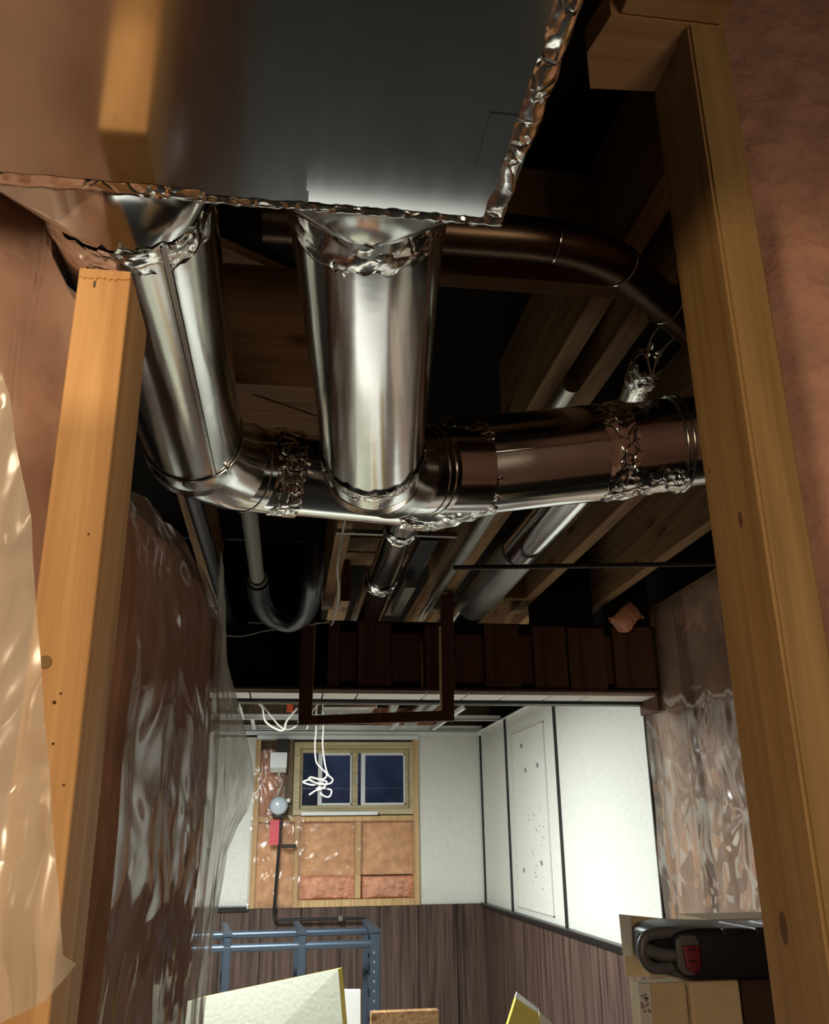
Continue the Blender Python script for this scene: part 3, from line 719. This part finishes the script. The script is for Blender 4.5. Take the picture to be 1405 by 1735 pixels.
bm = BM(); ring(bm, (.552, 2.80, 2.295), (0, 1, 0), .0165, .004); obj('coupling', bm, M['galv_old'], cdt, True)
tag(obj('iron_pipe', sweep([atz(768, 962, 2.208), atz(1215, 955, 2.208)], .0075, 16), M['iron'], None, True), 'thin dark iron pipe crossing under the joists at right', 'pipe')
tag(obj('metal_strip', bx(Vector((.138, 2.515, 2.288)), Vector((.498, 2.53, 2.302)), .001), M['galv_old']), 'thin grey metal strip under the joists below the trunk pipe', 'strip')
tag(obj('square_post', bx((.40, 2.95, 2.245), (.435, 3.36, 2.28), .002), M['cast']), 'pale square channel end between joists above the beam', 'channel')
tag(obj('dark_channel', bx((.40, 2.6, 2.30), (.455, 3.6, 2.33), .002), M['black']), 'black channel in the bay right of the vent pipe', 'channel')
# left: drain
dr = thing('drain_pipe', (-.095, 2.5, 2.17), 'grey drain pipe with coupling in the dark bay at left', 'pipe')
obj('pipe', sweep([Vector((-.101, 1.75, 2.2)), Vector((-.090, 2.70, 2.2))], .021, 32, True), M['cast'], dr, True, 60)
bm = BM()
for k in range(4): ring(bm, (-.089, 2.72+.028*k, 2.2), (0, 1, 0), .023, .006)
obj('coupling', bm, M['cast'], dr, True)
obj('trap', sweep(bez([Vector((-.089, 2.74, 2.2)), Vector((-.085, 2.95, 2.19)), Vector((-.05, 3.10, 2.17)), Vector((.02, 3.14, 2.16)), Vector((.07, 3.05, 2.18)), Vector((.085, 2.85, 2.24)), Vector((.085, 2.8, 2.4))], 8), .034, 32, True), M['black'], dr, True)
tag(obj('black_pipe', sweep([Vector((-.235, 1.7, 2.22)), Vector((-.205, 3.6, 2.22))], .02, 24), M['black'], None, True), 'black pipe running beside the grey drain pipe', 'pipe')
tag(obj('wire', sweep(bez([aty(375, 1076, 3.0), aty(410, 1078, 3.05), aty(450, 1069, 3.1), aty(505, 1062, 3.15), aty(560, 1052, 3.15), aty(568, 1040, 3.1)], 8), .0018, 6), M['wire']), 'thin grey wire sagging across the dark left bay', 'wire')
tag(obj('wire', sweep(bez([aty(588, 868, 2.4), aty(580, 905, 2.5), aty(572, 960, 2.6), aty(574, 1010, 2.8), aty(565, 1052, 3.1), aty(560, 1060, 3.3)], 8), .003, 8), M['cable']), 'off white cable hanging beside the left joist', 'wire')
tag(obj('wire', sweep(bez([aty(420, 1055, 3.3), aty(480, 1056, 3.3), aty(560, 1055, 3.3)], 6), .0018, 6), M['wire']), 'straight thin wire above the sagging one in the left bay', 'wire')

# hanging frame
hf = thing('hanging_frame', (.36, 3.25, 1.862), 'dark brown wooden frame hanging open from the joists', 'frame')
FY = 3.25
def fq(pts, d=.03): return prism([aty(x, y, FY) for x, y in pts], (0, d, 0))
obj('post', fq([(505, 1228), (513, 1020), (535, 1018), (528, 1212)]), M['brown'], hf)
obj('post', fq([(750, 1205), (748, 1008), (768, 1003), (770, 1222)]), M['brown'], hf)
obj('rail', fq([(505, 1228), (528, 1212), (750, 1204), (770, 1221)]), M['brown'], hf)
obj('edge_strip', prism([aty(527, 1213, FY+.001), aty(533, 1060, FY+.001), aty(535, 1060, FY+.001), aty(529, 1211, FY+.001)], (0, .03, 0)), M['frame_wood'], hf)
obj('edge_strip', prism([aty(748, 1205, FY+.001), aty(746, 1060, FY+.001), aty(748, 1060, FY+.001), aty(750, 1205, FY+.001)], (0, .03, 0)), M['frame_wood'], hf)
tag(obj('latch_stick', prism([aty(714, 1165, 3.38), aty(713, 1090, 3.38), aty(716, 1090, 3.38), aty(718, 1165, 3.38)], (0, .01, 0)), M['joist']), 'thin upright stick in front of the recessed panel inside the frame', 'stick')

# ---------------------------------------------------------------- right side film covered wall
for i, (y, lb) in enumerate(((3.50, 'stud behind the film next to the white panels'), (3.20, 'stud behind the film in the middle of the right wall'), (2.80, 'stud behind the film nearest the right stud'), (2.40, 'stud behind the film hidden by the right stud'))):
    tag(obj('wall_stud', bx((WX+.0, y, 0), (WX+.088, y+.038, 2.3)), M['joist']), lb, 'stud')
tag(obj('wall_rail', bx((WX+.0, 2.0, 2.302), (WX+.088, 3.58, 2.318)), M['joist']), 'wood rail on top of the film covered right wall', 'rail')
for i, (y, lb) in enumerate(((3.245, 'brownish pink insulation behind film nearest the white panels'), (2.845, 'brownish pink insulation behind film in the second bay'), (2.445, 'brownish pink insulation behind film in the third bay'))):
    def bt(u, v, y=y): return Vector((WX+.025+.02*nz(u*4, v*12, y)-.02*math.sin(u*math.pi), y+.35*u, .2+2.1*v))
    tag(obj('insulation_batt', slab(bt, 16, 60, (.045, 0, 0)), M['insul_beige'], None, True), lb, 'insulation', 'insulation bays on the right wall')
SP = [(3.22, 1.58), (3.0, 1.93), (3.22, 2.08), (2.83, 1.5), (3.05, 1.25)]
def rfilm(u, v):
    y = 2.2+1.37*u; z = .3+2.0*v
    x = WX-.018+.010*nz(y*4, z*3, 1)+.008*nz(y*9, z*4, 3)+.003*ridge(y*12, z*5, 5)
    for (sy, sz) in SP:
        dy = y-sy; dz = z-sz; r = math.hypot(dy, dz)
        if r < .45: x += .0045*math.sin(math.atan2(dz, dy)*7+5*nz(dy*5, dz*5, sy))*(1-r/.45)**2*min(1, r*8)*(.5+abs(nz(sy*3, sz*5)))*1.6
    return Vector((x, y, z))
tag(obj('vapour_film', grid(rfilm, 200, 260), M['sheet_clear'], None, True, 180), 'shiny clear film over the insulation between white panels and right stud', 'plastic sheet')

# ---------------------------------------------------------------- far wall bay with window
FYW = BY-.07
def fstud(name, x0, x1, z0, z1, mat, lb, y0=BY-.04, y1=BY+.06):
    return tag(obj(name, bx((x0, y0, z0), (x1, y1, z1), .0015), M[mat]), lb, 'stud' if 'stud' in name else 'rail')
fstud('wall_stud', -.175, -.140, 1.0, 2.12, 'frame_wood', 'far wall stud at the left edge of the opened bay')
fstud('wall_stud', .118, .152, 1.0, 1.555, 'frame_wood', 'far wall stud below the left side of the window')
fstud('wall_stud', .545, .585, 1.05, 1.555, 'frame_wood', 'far wall stud below the middle of the window')
fstud('wall_stud', .962, 1.0, 1.0, 2.12, 'frame_wood', 'far wall stud at the right edge of the opened bay')
fstud('wall_rail', -.138, .960, 1.557, 1.593, 'frame_wood', 'far wall rail running under the window')
fstud('wall_rail', .154, .960, 1.0, 1.045, 'frame_wood', 'far wall rail on top of the dark panelling', BY-.038)
fstud('wall_rail', -.17, 1.0, 2.122, 2.15, 'white', 'white rail above the window under the ceiling grid', BY-.06)
fstud('wall_stud', .035, .095, 1.594, 2.12, 'old_wood', 'dark old stud left of the window')
def batt(x0, x1, z0, z1, lb, mat='insul_orange', bul=.03):
    def f(u, v): return Vector((x0+(x1-x0)*u, BY+.02-bul*math.sin(u*math.pi)*math.sin(v*math.pi)**.5+.008*nz(u*7+x0, v*9+z0), z0+(z1-z0)*v))
    tag(obj('insulation_batt', slab(f, 26, 30, (0, .035, 0)), M[mat], None, True), lb, 'insulation')
batt(-.138, .116, 1.0, 1.555, 'orange insulation under film left of the bays below the window')
batt(.154, .543, 1.20, 1.555, 'orange insulation below the left window half, upper piece')
batt(.154, .543, 1.047, 1.20, 'fluffy pink insulation below the left window half, lower piece', 'insul', .045)
batt(.587, .960, 1.20, 1.555, 'orange insulation below the right window half, upper piece')
batt(.587, .960, 1.047, 1.19, 'fluffy pink insulation below the right window half, lower piece', 'insul', .045)
batt(-.138, .034, 1.595, 2.05, 'pink insulation strip behind the white box left of the window', 'insul')
def ffilm(u, v):
    x = -.19+.37*u if v > .99 else -.19+.37*u
    z = 1.0+1.05*v
    if z > 1.6: x = -.18+.22*u
    y = BY-.062+.010*nz(x*9, z*6)+.007*ridge(x*14, z*9, 3)+.005*nz(x*25, z*14, 8)
    return Vector((x, y, z))
tag(obj('vapour_film', grid(ffilm, 60, 120), M['sheet_far'], None, True, 180), 'clear film over the insulation behind the meter on the far wall', 'plastic sheet')
tag(obj('vapour_film', grid(lambda u, v: Vector((.14+.83*u, BY-.052+.006*nz(u*7, v*6)+.004*ridge(u*10, v*8, 3), 1.2+.36*v)), 70, 40), M['sheet_far'], None, True, 180), 'clear film over the orange bays under the window', 'plastic sheet')

# window (structure)
def wbar(bm, x0, x1, z0, z1, y0, y1): return box(bm, (x0, y0, z0), (x1, y1, z1), .002)
bm = BM(); wbar(bm, WXa, WXb, WZ1-.045, WZ1, BY-.03, BY+.2); wbar(bm, WXa, WXb, WZ0, WZ0+.04, BY-.03, BY+.2)
wbar(bm, WXa, WXa+.045, WZ0+.04, WZ1-.045, BY-.03, BY+.2); wbar(bm, WXb-.045, WXb, WZ0+.04, WZ1-.045, BY-.03, BY+.2)
W1 = obj('window_1', bm, M['window_wood']); W1['kind'] = 'structure'
bm = BM(); m = .025
a0, a1, b0, b1 = WXa+.047, WXb-.047, WZ0+.042, WZ1-.047
wbar(bm, a0, a1, b1-m, b1, BY+.03, BY+.09); wbar(bm, a0, a1, b0, b0+m, BY+.03, BY+.09)
wbar(bm, a0, a0+.018, b0+m, b1-m, BY+.03, BY+.09); wbar(bm, a1-.02, a1, b0+m, b1-m, BY+.03, BY+.09)
xm = .545
wbar(bm, xm-.02, xm+.02, b0+m, b1-m, BY+.02, BY+.09)
obj('window_frame', bm, M['window_wood'], W1)
for (x0, x1) in ((a0+.16, xm-.022), (xm+.075, a1-.022)):
    bm = BM(); z0, z1 = b0+m, b1-m
    wbar(bm, x0-.03, x0, z0, z1, BY+.04, BY+.075); wbar(bm, x0, x1, z0, z0+.016, BY+.04, BY+.075); wbar(bm, x0, x1, z1-.016, z1, BY+.04, BY+.075); wbar(bm, x1-.012, x1, z0, z1, BY+.04, BY+.075)
    obj('sash', bm, M['white'], W1)
obj('pane', bx((a0+.018, BY+.062, b0+m), (a1-.02, BY+.066, b1-m)), M['glass'], W1)
for x, z in ((xm+.008, 1.84), (a1+.01, 1.86)): obj('window_latch', bx((x-.006, BY-.035, z-.035), (x+.006, BY+.02, z+.035), .002), M['offwhite'], W1)
struct('window_sill', bx((WXa+.06, BY-.09, 1.597), (.70, BY-.032, 1.62), .003), M['white']).name = 'trim_15'
# window well outside
bm = BM(); box(bm, (-.1, BY+.55, 1.2), (1.2, BY+.6, 2.6)); box(bm, (-.15, BY+.2, 1.2), (-.1, BY+.6, 2.6)); box(bm, (1.2, BY+.2, 1.2), (1.25, BY+.6, 2.6)); box(bm, (-.1, BY+.2, 1.45), (1.2, BY+.55, 1.5))
struct('wall_well', bm, M['well']).name = 'wall_outside'

# electrics on the far wall
jb = thing('junction_box', (-.012, BY-.14, 1.89), 'white electrical box high on the far wall left of the window', 'electrical box')
obj('body', bx((-.068, BY-.145, 1.885), (.045, BY-.065, 2.02), .006), M['offwhite'], jb)
obj('lid', bx((-.070, BY-.158, 1.915), (.047, BY-.145, 2.022), .004), M['white'], jb)
obj('gland', sweep([Vector((-.005, BY-.10, 1.886)), Vector((-.005, BY-.10, 1.868))], .010, 12), M['offwhite'], jb, True)
tag(obj('wire', sweep(bez([Vector((-.005, BY-.10, 1.87)), Vector((.02, BY-.10, 1.82)), Vector((.0, BY-.1, 1.76)), Vector((-.02, BY-.1, 1.70)), Vector((-.05, BY-.1, 1.67))], 6), .005, 8), M['cable']), 'short white wire between the white box and the round meter', 'wire')
gm = thing('meter', (.0, BY-.15, 1.60), 'round pale faced meter below the white electrical box', 'meter')
c = Vector((.0, BY-.12, 1.662))
bm = BM(); sweep([c+Vector((0, .05, 0)), c+Vector((0, -.012, 0))], .068, 8, True, bm); obj('housing', bm, M['cast'], gm)
obj('dial', sweep([c+Vector((0, -.012, 0)), c+Vector((0, -.03, 0)), c+Vector((0, -.038, 0)), c+Vector((0, -.042, 0))], [.060, .058, .040, .01], 32), M['dial'], gm, True, 180)
obj('base', bx((-.04, BY-.13, 1.585), (.07, BY-.06, 1.60), .004), M['iron'], gm)
obj('tab', bx((.055, BY-.13, 1.685), (.078, BY-.12, 1.71), .002), M['white'], gm)
tag(obj('tag', prism([(-.058, BY-.12, 1.405), (.008, BY-.12, 1.405), (.012, BY-.12, 1.568), (-.05, BY-.12, 1.568)], (0, .004, 0)), M['red']), 'red tag hanging under the round meter', 'tag')
gp = thing('gas_pipe', (.0, BY-.10, .92), 'black gas pipe going down from the meter then right behind the rack', 'pipe')
obj('pipe', sweep([Vector((.022, BY-.10, 1.59)), Vector((.01, BY-.10, 1.3)), Vector((-.004, BY-.10, .97)), Vector((.0, BY-.10, .945)), Vector((.02, BY-.10, .93)), Vector((.48, BY-.10, .93)), Vector((.61, BY-.10, .925)), Vector((.635, BY-.10, .90)), Vector((.64, BY-.10, .5)), Vector((.64, BY-.10, .02))], .011, 16), M['black'], gp, True)
obj('valve', bx((.03, BY-.12, 1.385), (.13, BY-.085, 1.41), .006), M['iron'], gp)
obj('fitting', bx((.43, BY-.118, .915), (.46, BY-.085, .948), .006), M['cast'], gp)
tag(obj('dark_box', bx((-.03, BY-.10, 2.03), (.06, BY-.045, 2.118), .004), M['iron']), 'dark metal box above the white electrical box', 'box')

# ---------------------------------------------------------------- ceiling grid of the far room
GZ = 2.18
cg = thing('ceiling_grid', (.6, 5.8, GZ), 'white suspended ceiling grid without tiles in the far room', 'ceiling grid')
for y in (6.10, 6.70, 5.49, 4.88):
    bm = BM(); box(bm, (-1.8, y-.012, GZ), (WX-.01, y+.012, GZ+.002)); box(bm, (-1.8, y-.002, GZ), (WX-.01, y+.002, GZ+.035)); 
    if y > 6: obj('main_tee', bm, M['white'], cg)
    else: bm.free()
for x in (-.19, .27, .79, 1.10):
    bm = BM(); box(bm, (x-.012, 6.11, GZ-.001), (x+.012, 6.69, GZ+.001)); box(bm, (x-.002, 6.11, GZ), (x+.002, 6.69, GZ+.03)); obj('cross_tee', bm, M['white'], cg)
for x in (-.25, 1.10):
    bm = BM(); box(bm, (x-.012, 5.5, GZ-.001), (x+.012, 6.09, GZ+.001)); box(bm, (x-.002, 5.5, GZ), (x+.002, 6.09, GZ+.03)); obj('cross_tee', bm, M['white'], cg)
obj('wall_angle', bx((WX-.022, 4.0, GZ), (WX-.002, 6.80, GZ+.003)), M['white'], cg)
obj('wall_angle', bx((-1.8, BY-.05, GZ-.028), (WX-.002, BY-.03, GZ+.0)), M['white'], cg)
# things above the grid
bd = thing('far_duct', (.25, 6.3, 2.24), 'shiny foil wrapped box duct above the ceiling grid seen through the frame', 'duct')
obj('body', bx((.26, 5.9, 2.235), (.60, 6.8, 2.34), .012), M['foil'], bd)
obj('flange', bx((.255, 5.88, 2.232), (.605, 5.90, 2.345), .004), M['galv'], bd)
tag(obj('far_pipe', sweep([Vector((.70, 5.6, 2.26)), Vector((.78, 6.75, 2.26))], .035, 24), M['galv'], None, True), 'small shiny pipe above the grid right of the foil duct', 'pipe')
tag(obj('far_pipe', sweep([Vector((.93, 5.5, 2.26)), Vector((.93, 6.75, 2.26))], .06, 32), M['galv'], None, True), 'wide shiny pipe above the grid at the right inside the frame', 'pipe')
tag(obj('orange_box', bx((.03, 5.95, 2.215), (.07, 6.0, 2.30), .004), M['orange']), 'small orange outlet box above the grid at left', 'box')
tag(obj('insulation_batt', grid(lambda u, v: Vector((.62+.5*u, 6.78+.01*nz(u*9, v*9), 2.2+.15*v)), 12, 8, .02), M['insul']), 'pink insulation strip above the grid by the far wall', 'insulation')
tag(obj('brace', prism([(1.0, 6.0, 2.23), (1.04, 6.0, 2.23), (1.36, 5.2, 2.30), (1.32, 5.2, 2.30)], (0, 0, .04)), M['joist']), 'slanting wood brace above the grid near the right wall', 'brace')
tag(obj('brace', prism([(-.36, 6.0, 2.23), (-.32, 6.0, 2.23), (-.5, 5.0, 2.30), (-.54, 5.0, 2.30)], (0, 0, .04)), M['joist']), 'slanting wood brace above the grid near the left film', 'brace')
CY5 = 5.2
def cpx(pts, y, n=8): return bez([aty(x, yy, y) for x, yy in pts], n)
tag(obj('cable', sweep([Vector((-.185, CY5, 2.362))]+cpx([(435, 1188), (445, 1200), (450, 1222), (470, 1236), (482, 1236), (486, 1222), (504, 1200)], CY5), .0055, 8), M['cable'], None, True), 'thick white cable looping through the grid at left', 'cable')
tag(obj('cable', sweep([Vector((-.175, CY5+.05, 2.362))]+cpx([(441, 1190), (460, 1214), (476, 1232), (490, 1236), (503, 1230)], CY5+.05), .005, 8), M['cable'], None, True), 'thinner white cable drooping beside the thick loop', 'cable')
tag(obj('cable', sweep([Vector((.235, CY5, 2.362))]+cpx([(547, 1188), (548, 1212), (548, 1240), (547, 1262), (551, 1295), (556, 1312), (564, 1321), (558, 1328), (540, 1328), (524, 1321), (528, 1317), (545, 1322), (554, 1325), (548, 1335), (536, 1339), (524, 1347)], CY5), .0045, 8), M['cable'], None, True), 'white cable hanging from the grid tied in a knot before the window', 'cable')
tag(obj('cable', sweep([Vector((.228, CY5+.02, 2.362))]+cpx([(536, 1206), (536, 1236), (534, 1262), (536, 1290), (545, 1302), (554, 1312), (548, 1320), (530, 1320), (514, 1325), (530, 1330), (548, 1326), (540, 1337), (548, 1348), (558, 1350), (562, 1340), (552, 1336), (536, 1336)], CY5+.02), .0045, 8), M['cable'], None, True), 'second white cable strand of the knotted bundle, ending in a loop', 'cable')
tag(obj('cable', sweep(cpx([(520, 1236), (530, 1205), (545, 1190), (562, 1184)], CY5+.1)+[Vector((.245, CY5+.1, 2.362))], .0045, 8), M['cable'], None, True), 'short white cable arching over the grid inside the frame', 'cable')

# ---------------------------------------------------------------- steel rack
RKY = 5.55
rk = thing('steel_rack', (.15, RKY, 0), 'dark blue grey steel rack with round rails before the panelling', 'rack')
for (x, wd) in ((-.27, .075), (.135, .08), (.535, .10)):
    bm = BM(); box(bm, (x, RKY-.02, 0), (x+wd*.55, RKY+.02, .945), .004); up = obj('upright', bm, M['rack'], rk)
    bm = BM(); box(bm, (x-wd*.25, RKY+.16, 0), (x-wd*.25+.03, RKY+.20, .985), .004); obj('upright', bm, M['rack'], rk)
    obj('top_cap', prism([(x-wd*.30, RKY+.2, .985), (x+wd*.05, RKY+.2, .985), (x+wd*.62, RKY-.025, .945), (x-wd*.02, RKY-.025, .945)], (0, 0, .014)), M['rack'], rk)
for (y, z) in ((RKY+.0, .885), (RKY+.17, .935)):
    obj('rail', sweep([Vector((-.55, y, z)), Vector((.58, y, z+.004))], .021, 20), M['rack'], rk, True)
bm = BM()
for k in range(9): box(bm, (.552, RKY-.0215, .84-k*.048), (.560, RKY-.0205, .852-k*.048))
obj('slot', bm, M['printgrey'], rk)
for k in range(6):
    z = .86-k*.13
    obj('brace', prism([(.53, RKY+.17, z), (.53, RKY, z-.06), (.53, RKY, z-.072), (.53, RKY+.17, z-.012)], (.03, 0, 0)), M['rack'], rk)
# foam boards
fb = thing('foam_board', (.0, 4.35, 0), 'large pale foam board leaning in front of the rack, yellow edge', 'board')
A = aty(335, 1692, 4.35); B2 = aty(573, 1642, 4.35)
obj('board', prism([Vector((-.75, 4.35, A.z-.11)), Vector((A.x, 4.35, A.z)), Vector((B2.x, 4.35, B2.z)), Vector((B2.x+.09, 4.20, .02)), Vector((-.75, 4.20, .02))], (0, .004, 0)), M['foam'], fb)
obj('yellow_core', prism([Vector((-.75, 4.355, A.z-.11)), Vector((A.x, 4.355, A.z)), Vector((B2.x, 4.355, B2.z)), Vector((B2.x+.09, 4.205, .02)), Vector((-.75, 4.205, .02))], (.022, .045, 0)), M['foam_edge'], fb)
tag(obj('foam_board', prism([aty(570, 1677, 4.7), aty(611, 1677, 4.7), Vector((aty(613, 1735, 4.7).x, 4.7, .02)), Vector((aty(575, 1735, 4.7).x, 4.7, .02))], (0, .02, 0)), M['label']), 'small whitish board edge standing behind the large foam board', 'board')
tag(obj('wood_offcut', bx((.45, 4.6, .60), (.76, 4.66, .70)), M['joist']), 'pale wood piece at the bottom edge right of the rack', 'wood')
tag(obj('panel_stack', bx((.45, 4.58, 0), (.76, 4.68, .598)), M['card']), 'carton under the pale wood piece', 'box')
tag(obj('foam_board', prism([aty(877, 1684, 4.2), aty(912, 1712, 4.2), Vector((1.22, 4.2, .02)), Vector((.95, 4.2, .02)), aty(858, 1745, 4.2)], (0, .03, 0)), M['foam_edge']), 'yellow insulation board with white edge leaning at the right panelling', 'board')
tag(obj('white_strip', prism([aty(876, 1681, 4.19), aty(914, 1710, 4.19), aty(913, 1717, 4.19), aty(873, 1690, 4.19)], (0, .009, 0)), M['white']), 'white strip on top of the yellow insulation board', 'strip')
tag(obj('foam_board', prism([aty(914, 1714, 4.25), aty(940, 1738, 4.25), Vector((1.3, 4.25, .02)), Vector((1.10, 4.25, .02))], (0, .03, 0)), M['offwhite']), 'small pale board right of the yellow insulation board', 'board')

# ---------------------------------------------------------------- cartons and tool case
BYc = 1.62
BYd = 1.67
def carton(x0, x1, y0, y1, z1, mat, lb, name='carton'):
    t = thing(name, ((x0+x1)/2, (y0+y1)/2, 0), lb, 'box')
    obj('body', bx((x0, y0, 0), (x1, y1, z1), .004), M[mat], t); return t
k1 = carton(.606, .690, BYc, 1.66, 1.214, 'card', 'narrow upright carton under the case handle with printed label')
k2 = carton(.696, .785, BYc+.0, 1.80, 1.214, 'card', 'upright carton under the middle of the black tool case')
k3 = carton(.789, 1.0, BYc+.02, 1.80, 1.214, 'card_dark', 'dark brown carton under the case beside the right stud')
obj('label', bx((.6045, BYc-.002, 1.150), (.626, BYc+.0, 1.213)), M['label'], k1)
bm = BM(); random.seed(9)
for k in range(14):
    x = .607+random.random()*.015; z = 1.168+random.random()*.03; box(bm, (x, BYc-.0025, z), (x+.004, BYc-.002, z+.003))
obj('printing', bm, M['printgrey'], k1)
kb = thing('carton', (.75, 2.0, 0), 'open carton behind the tool case with its flap raised', 'box')
obj('body', bx((.84, 1.83, 0), (1.2, 1.98, 1.29), .004), M['card'], kb)
obj('flap', prism([aty(1050, 1549, 1.82), aty(1062, 1655, 1.82), aty(1130, 1655, 1.82), aty(1190, 1600, 1.82), aty(1255, 1600, 1.82), aty(1250, 1568, 1.82), aty(1210, 1560, 1.82), aty(1120, 1556, 1.82)], (0, .003, 0)), M['card'], kb)
obj('film_tape', prism([aty(1049, 1549, 1.815), aty(1056, 1620, 1.815), aty(1072, 1620, 1.815), aty(1070, 1552, 1.815)], (0, .001, 0)), M['label'], kb)
# the case
tc = thing('tool_case', (.75, 1.62, 1.228), 'black plastic tool case with dark red latch lying on the cartons', 'tool case')
X0 = .600
def prof(pts, y0, y1, bev=.006):
    bm = prism([(x, y0, z) for x, z in pts], (0, y1-y0, 0))
    bmesh.ops.bevel(bm, geom=bm.edges[:], offset=bev, segments=3, affect='EDGES', profile=.5)
    return bm
obj('body', prof([(.662, 1.236), (.680, 1.229), (.98, 1.228), (.98, 1.300), (.80, 1.306), (.70, 1.310), (.668, 1.306), (.652, 1.298), (.652, 1.250)], BYc-.022, 1.80, .008), M['case'], tc, True, 50)
hp = bez([(.668, BYc+.0, 1.302), (.635, BYc, 1.302), (.612, BYc, 1.296), (.604, BYc, 1.278), (.606, BYc, 1.262), (.618, BYc, 1.250), (.64, BYc, 1.248), (.668, BYc, 1.250)], 6)
obj('handle', sweep(hp, .0095, 20), M['case_grey'], tc, True)
obj('handle', sweep([Vector((.606, BYc-.004, 1.278)), Vector((.632, BYc-.008, 1.270)), Vector((.662, BYc-.012, 1.268))], [.011, .010, .010], 20), M['case_grey'], tc, True)
obj('handle_web', bx((.606, BYc+.02, 1.252), (.66, BYc+.03, 1.300), .004), M['case'], tc)
obj('latch_seat', prof([(.654, 1.252), (.654, 1.292), (.664, 1.300), (.690, 1.300), (.697, 1.288), (.697, 1.246), (.68, 1.238), (.664, 1.240)], BYc-.026, BYc-.018, .003), M['case_grey'], tc, True, 50)
obj('latch', prof([(.664, 1.285), (.666, 1.252), (.674, 1.243), (.684, 1.243), (.692, 1.252), (.692, 1.285)], BYc-.034, BYc-.024, .0025), M['latch'], tc, True, 50)
for z in (1.279, 1.262): obj('slot', bx((.672, BYc-.0352, z-.0012), (.684, BYc-.0338, z+.0012)), M['black'], tc)
for x in (.74, .80, .86): obj('rib', bx((x, BYc-.026, 1.296), (x+.035, BYc+.12, 1.309), .004), M['case'], tc)
tc.location = tc.location + Vector((.015, 0, -.0125))
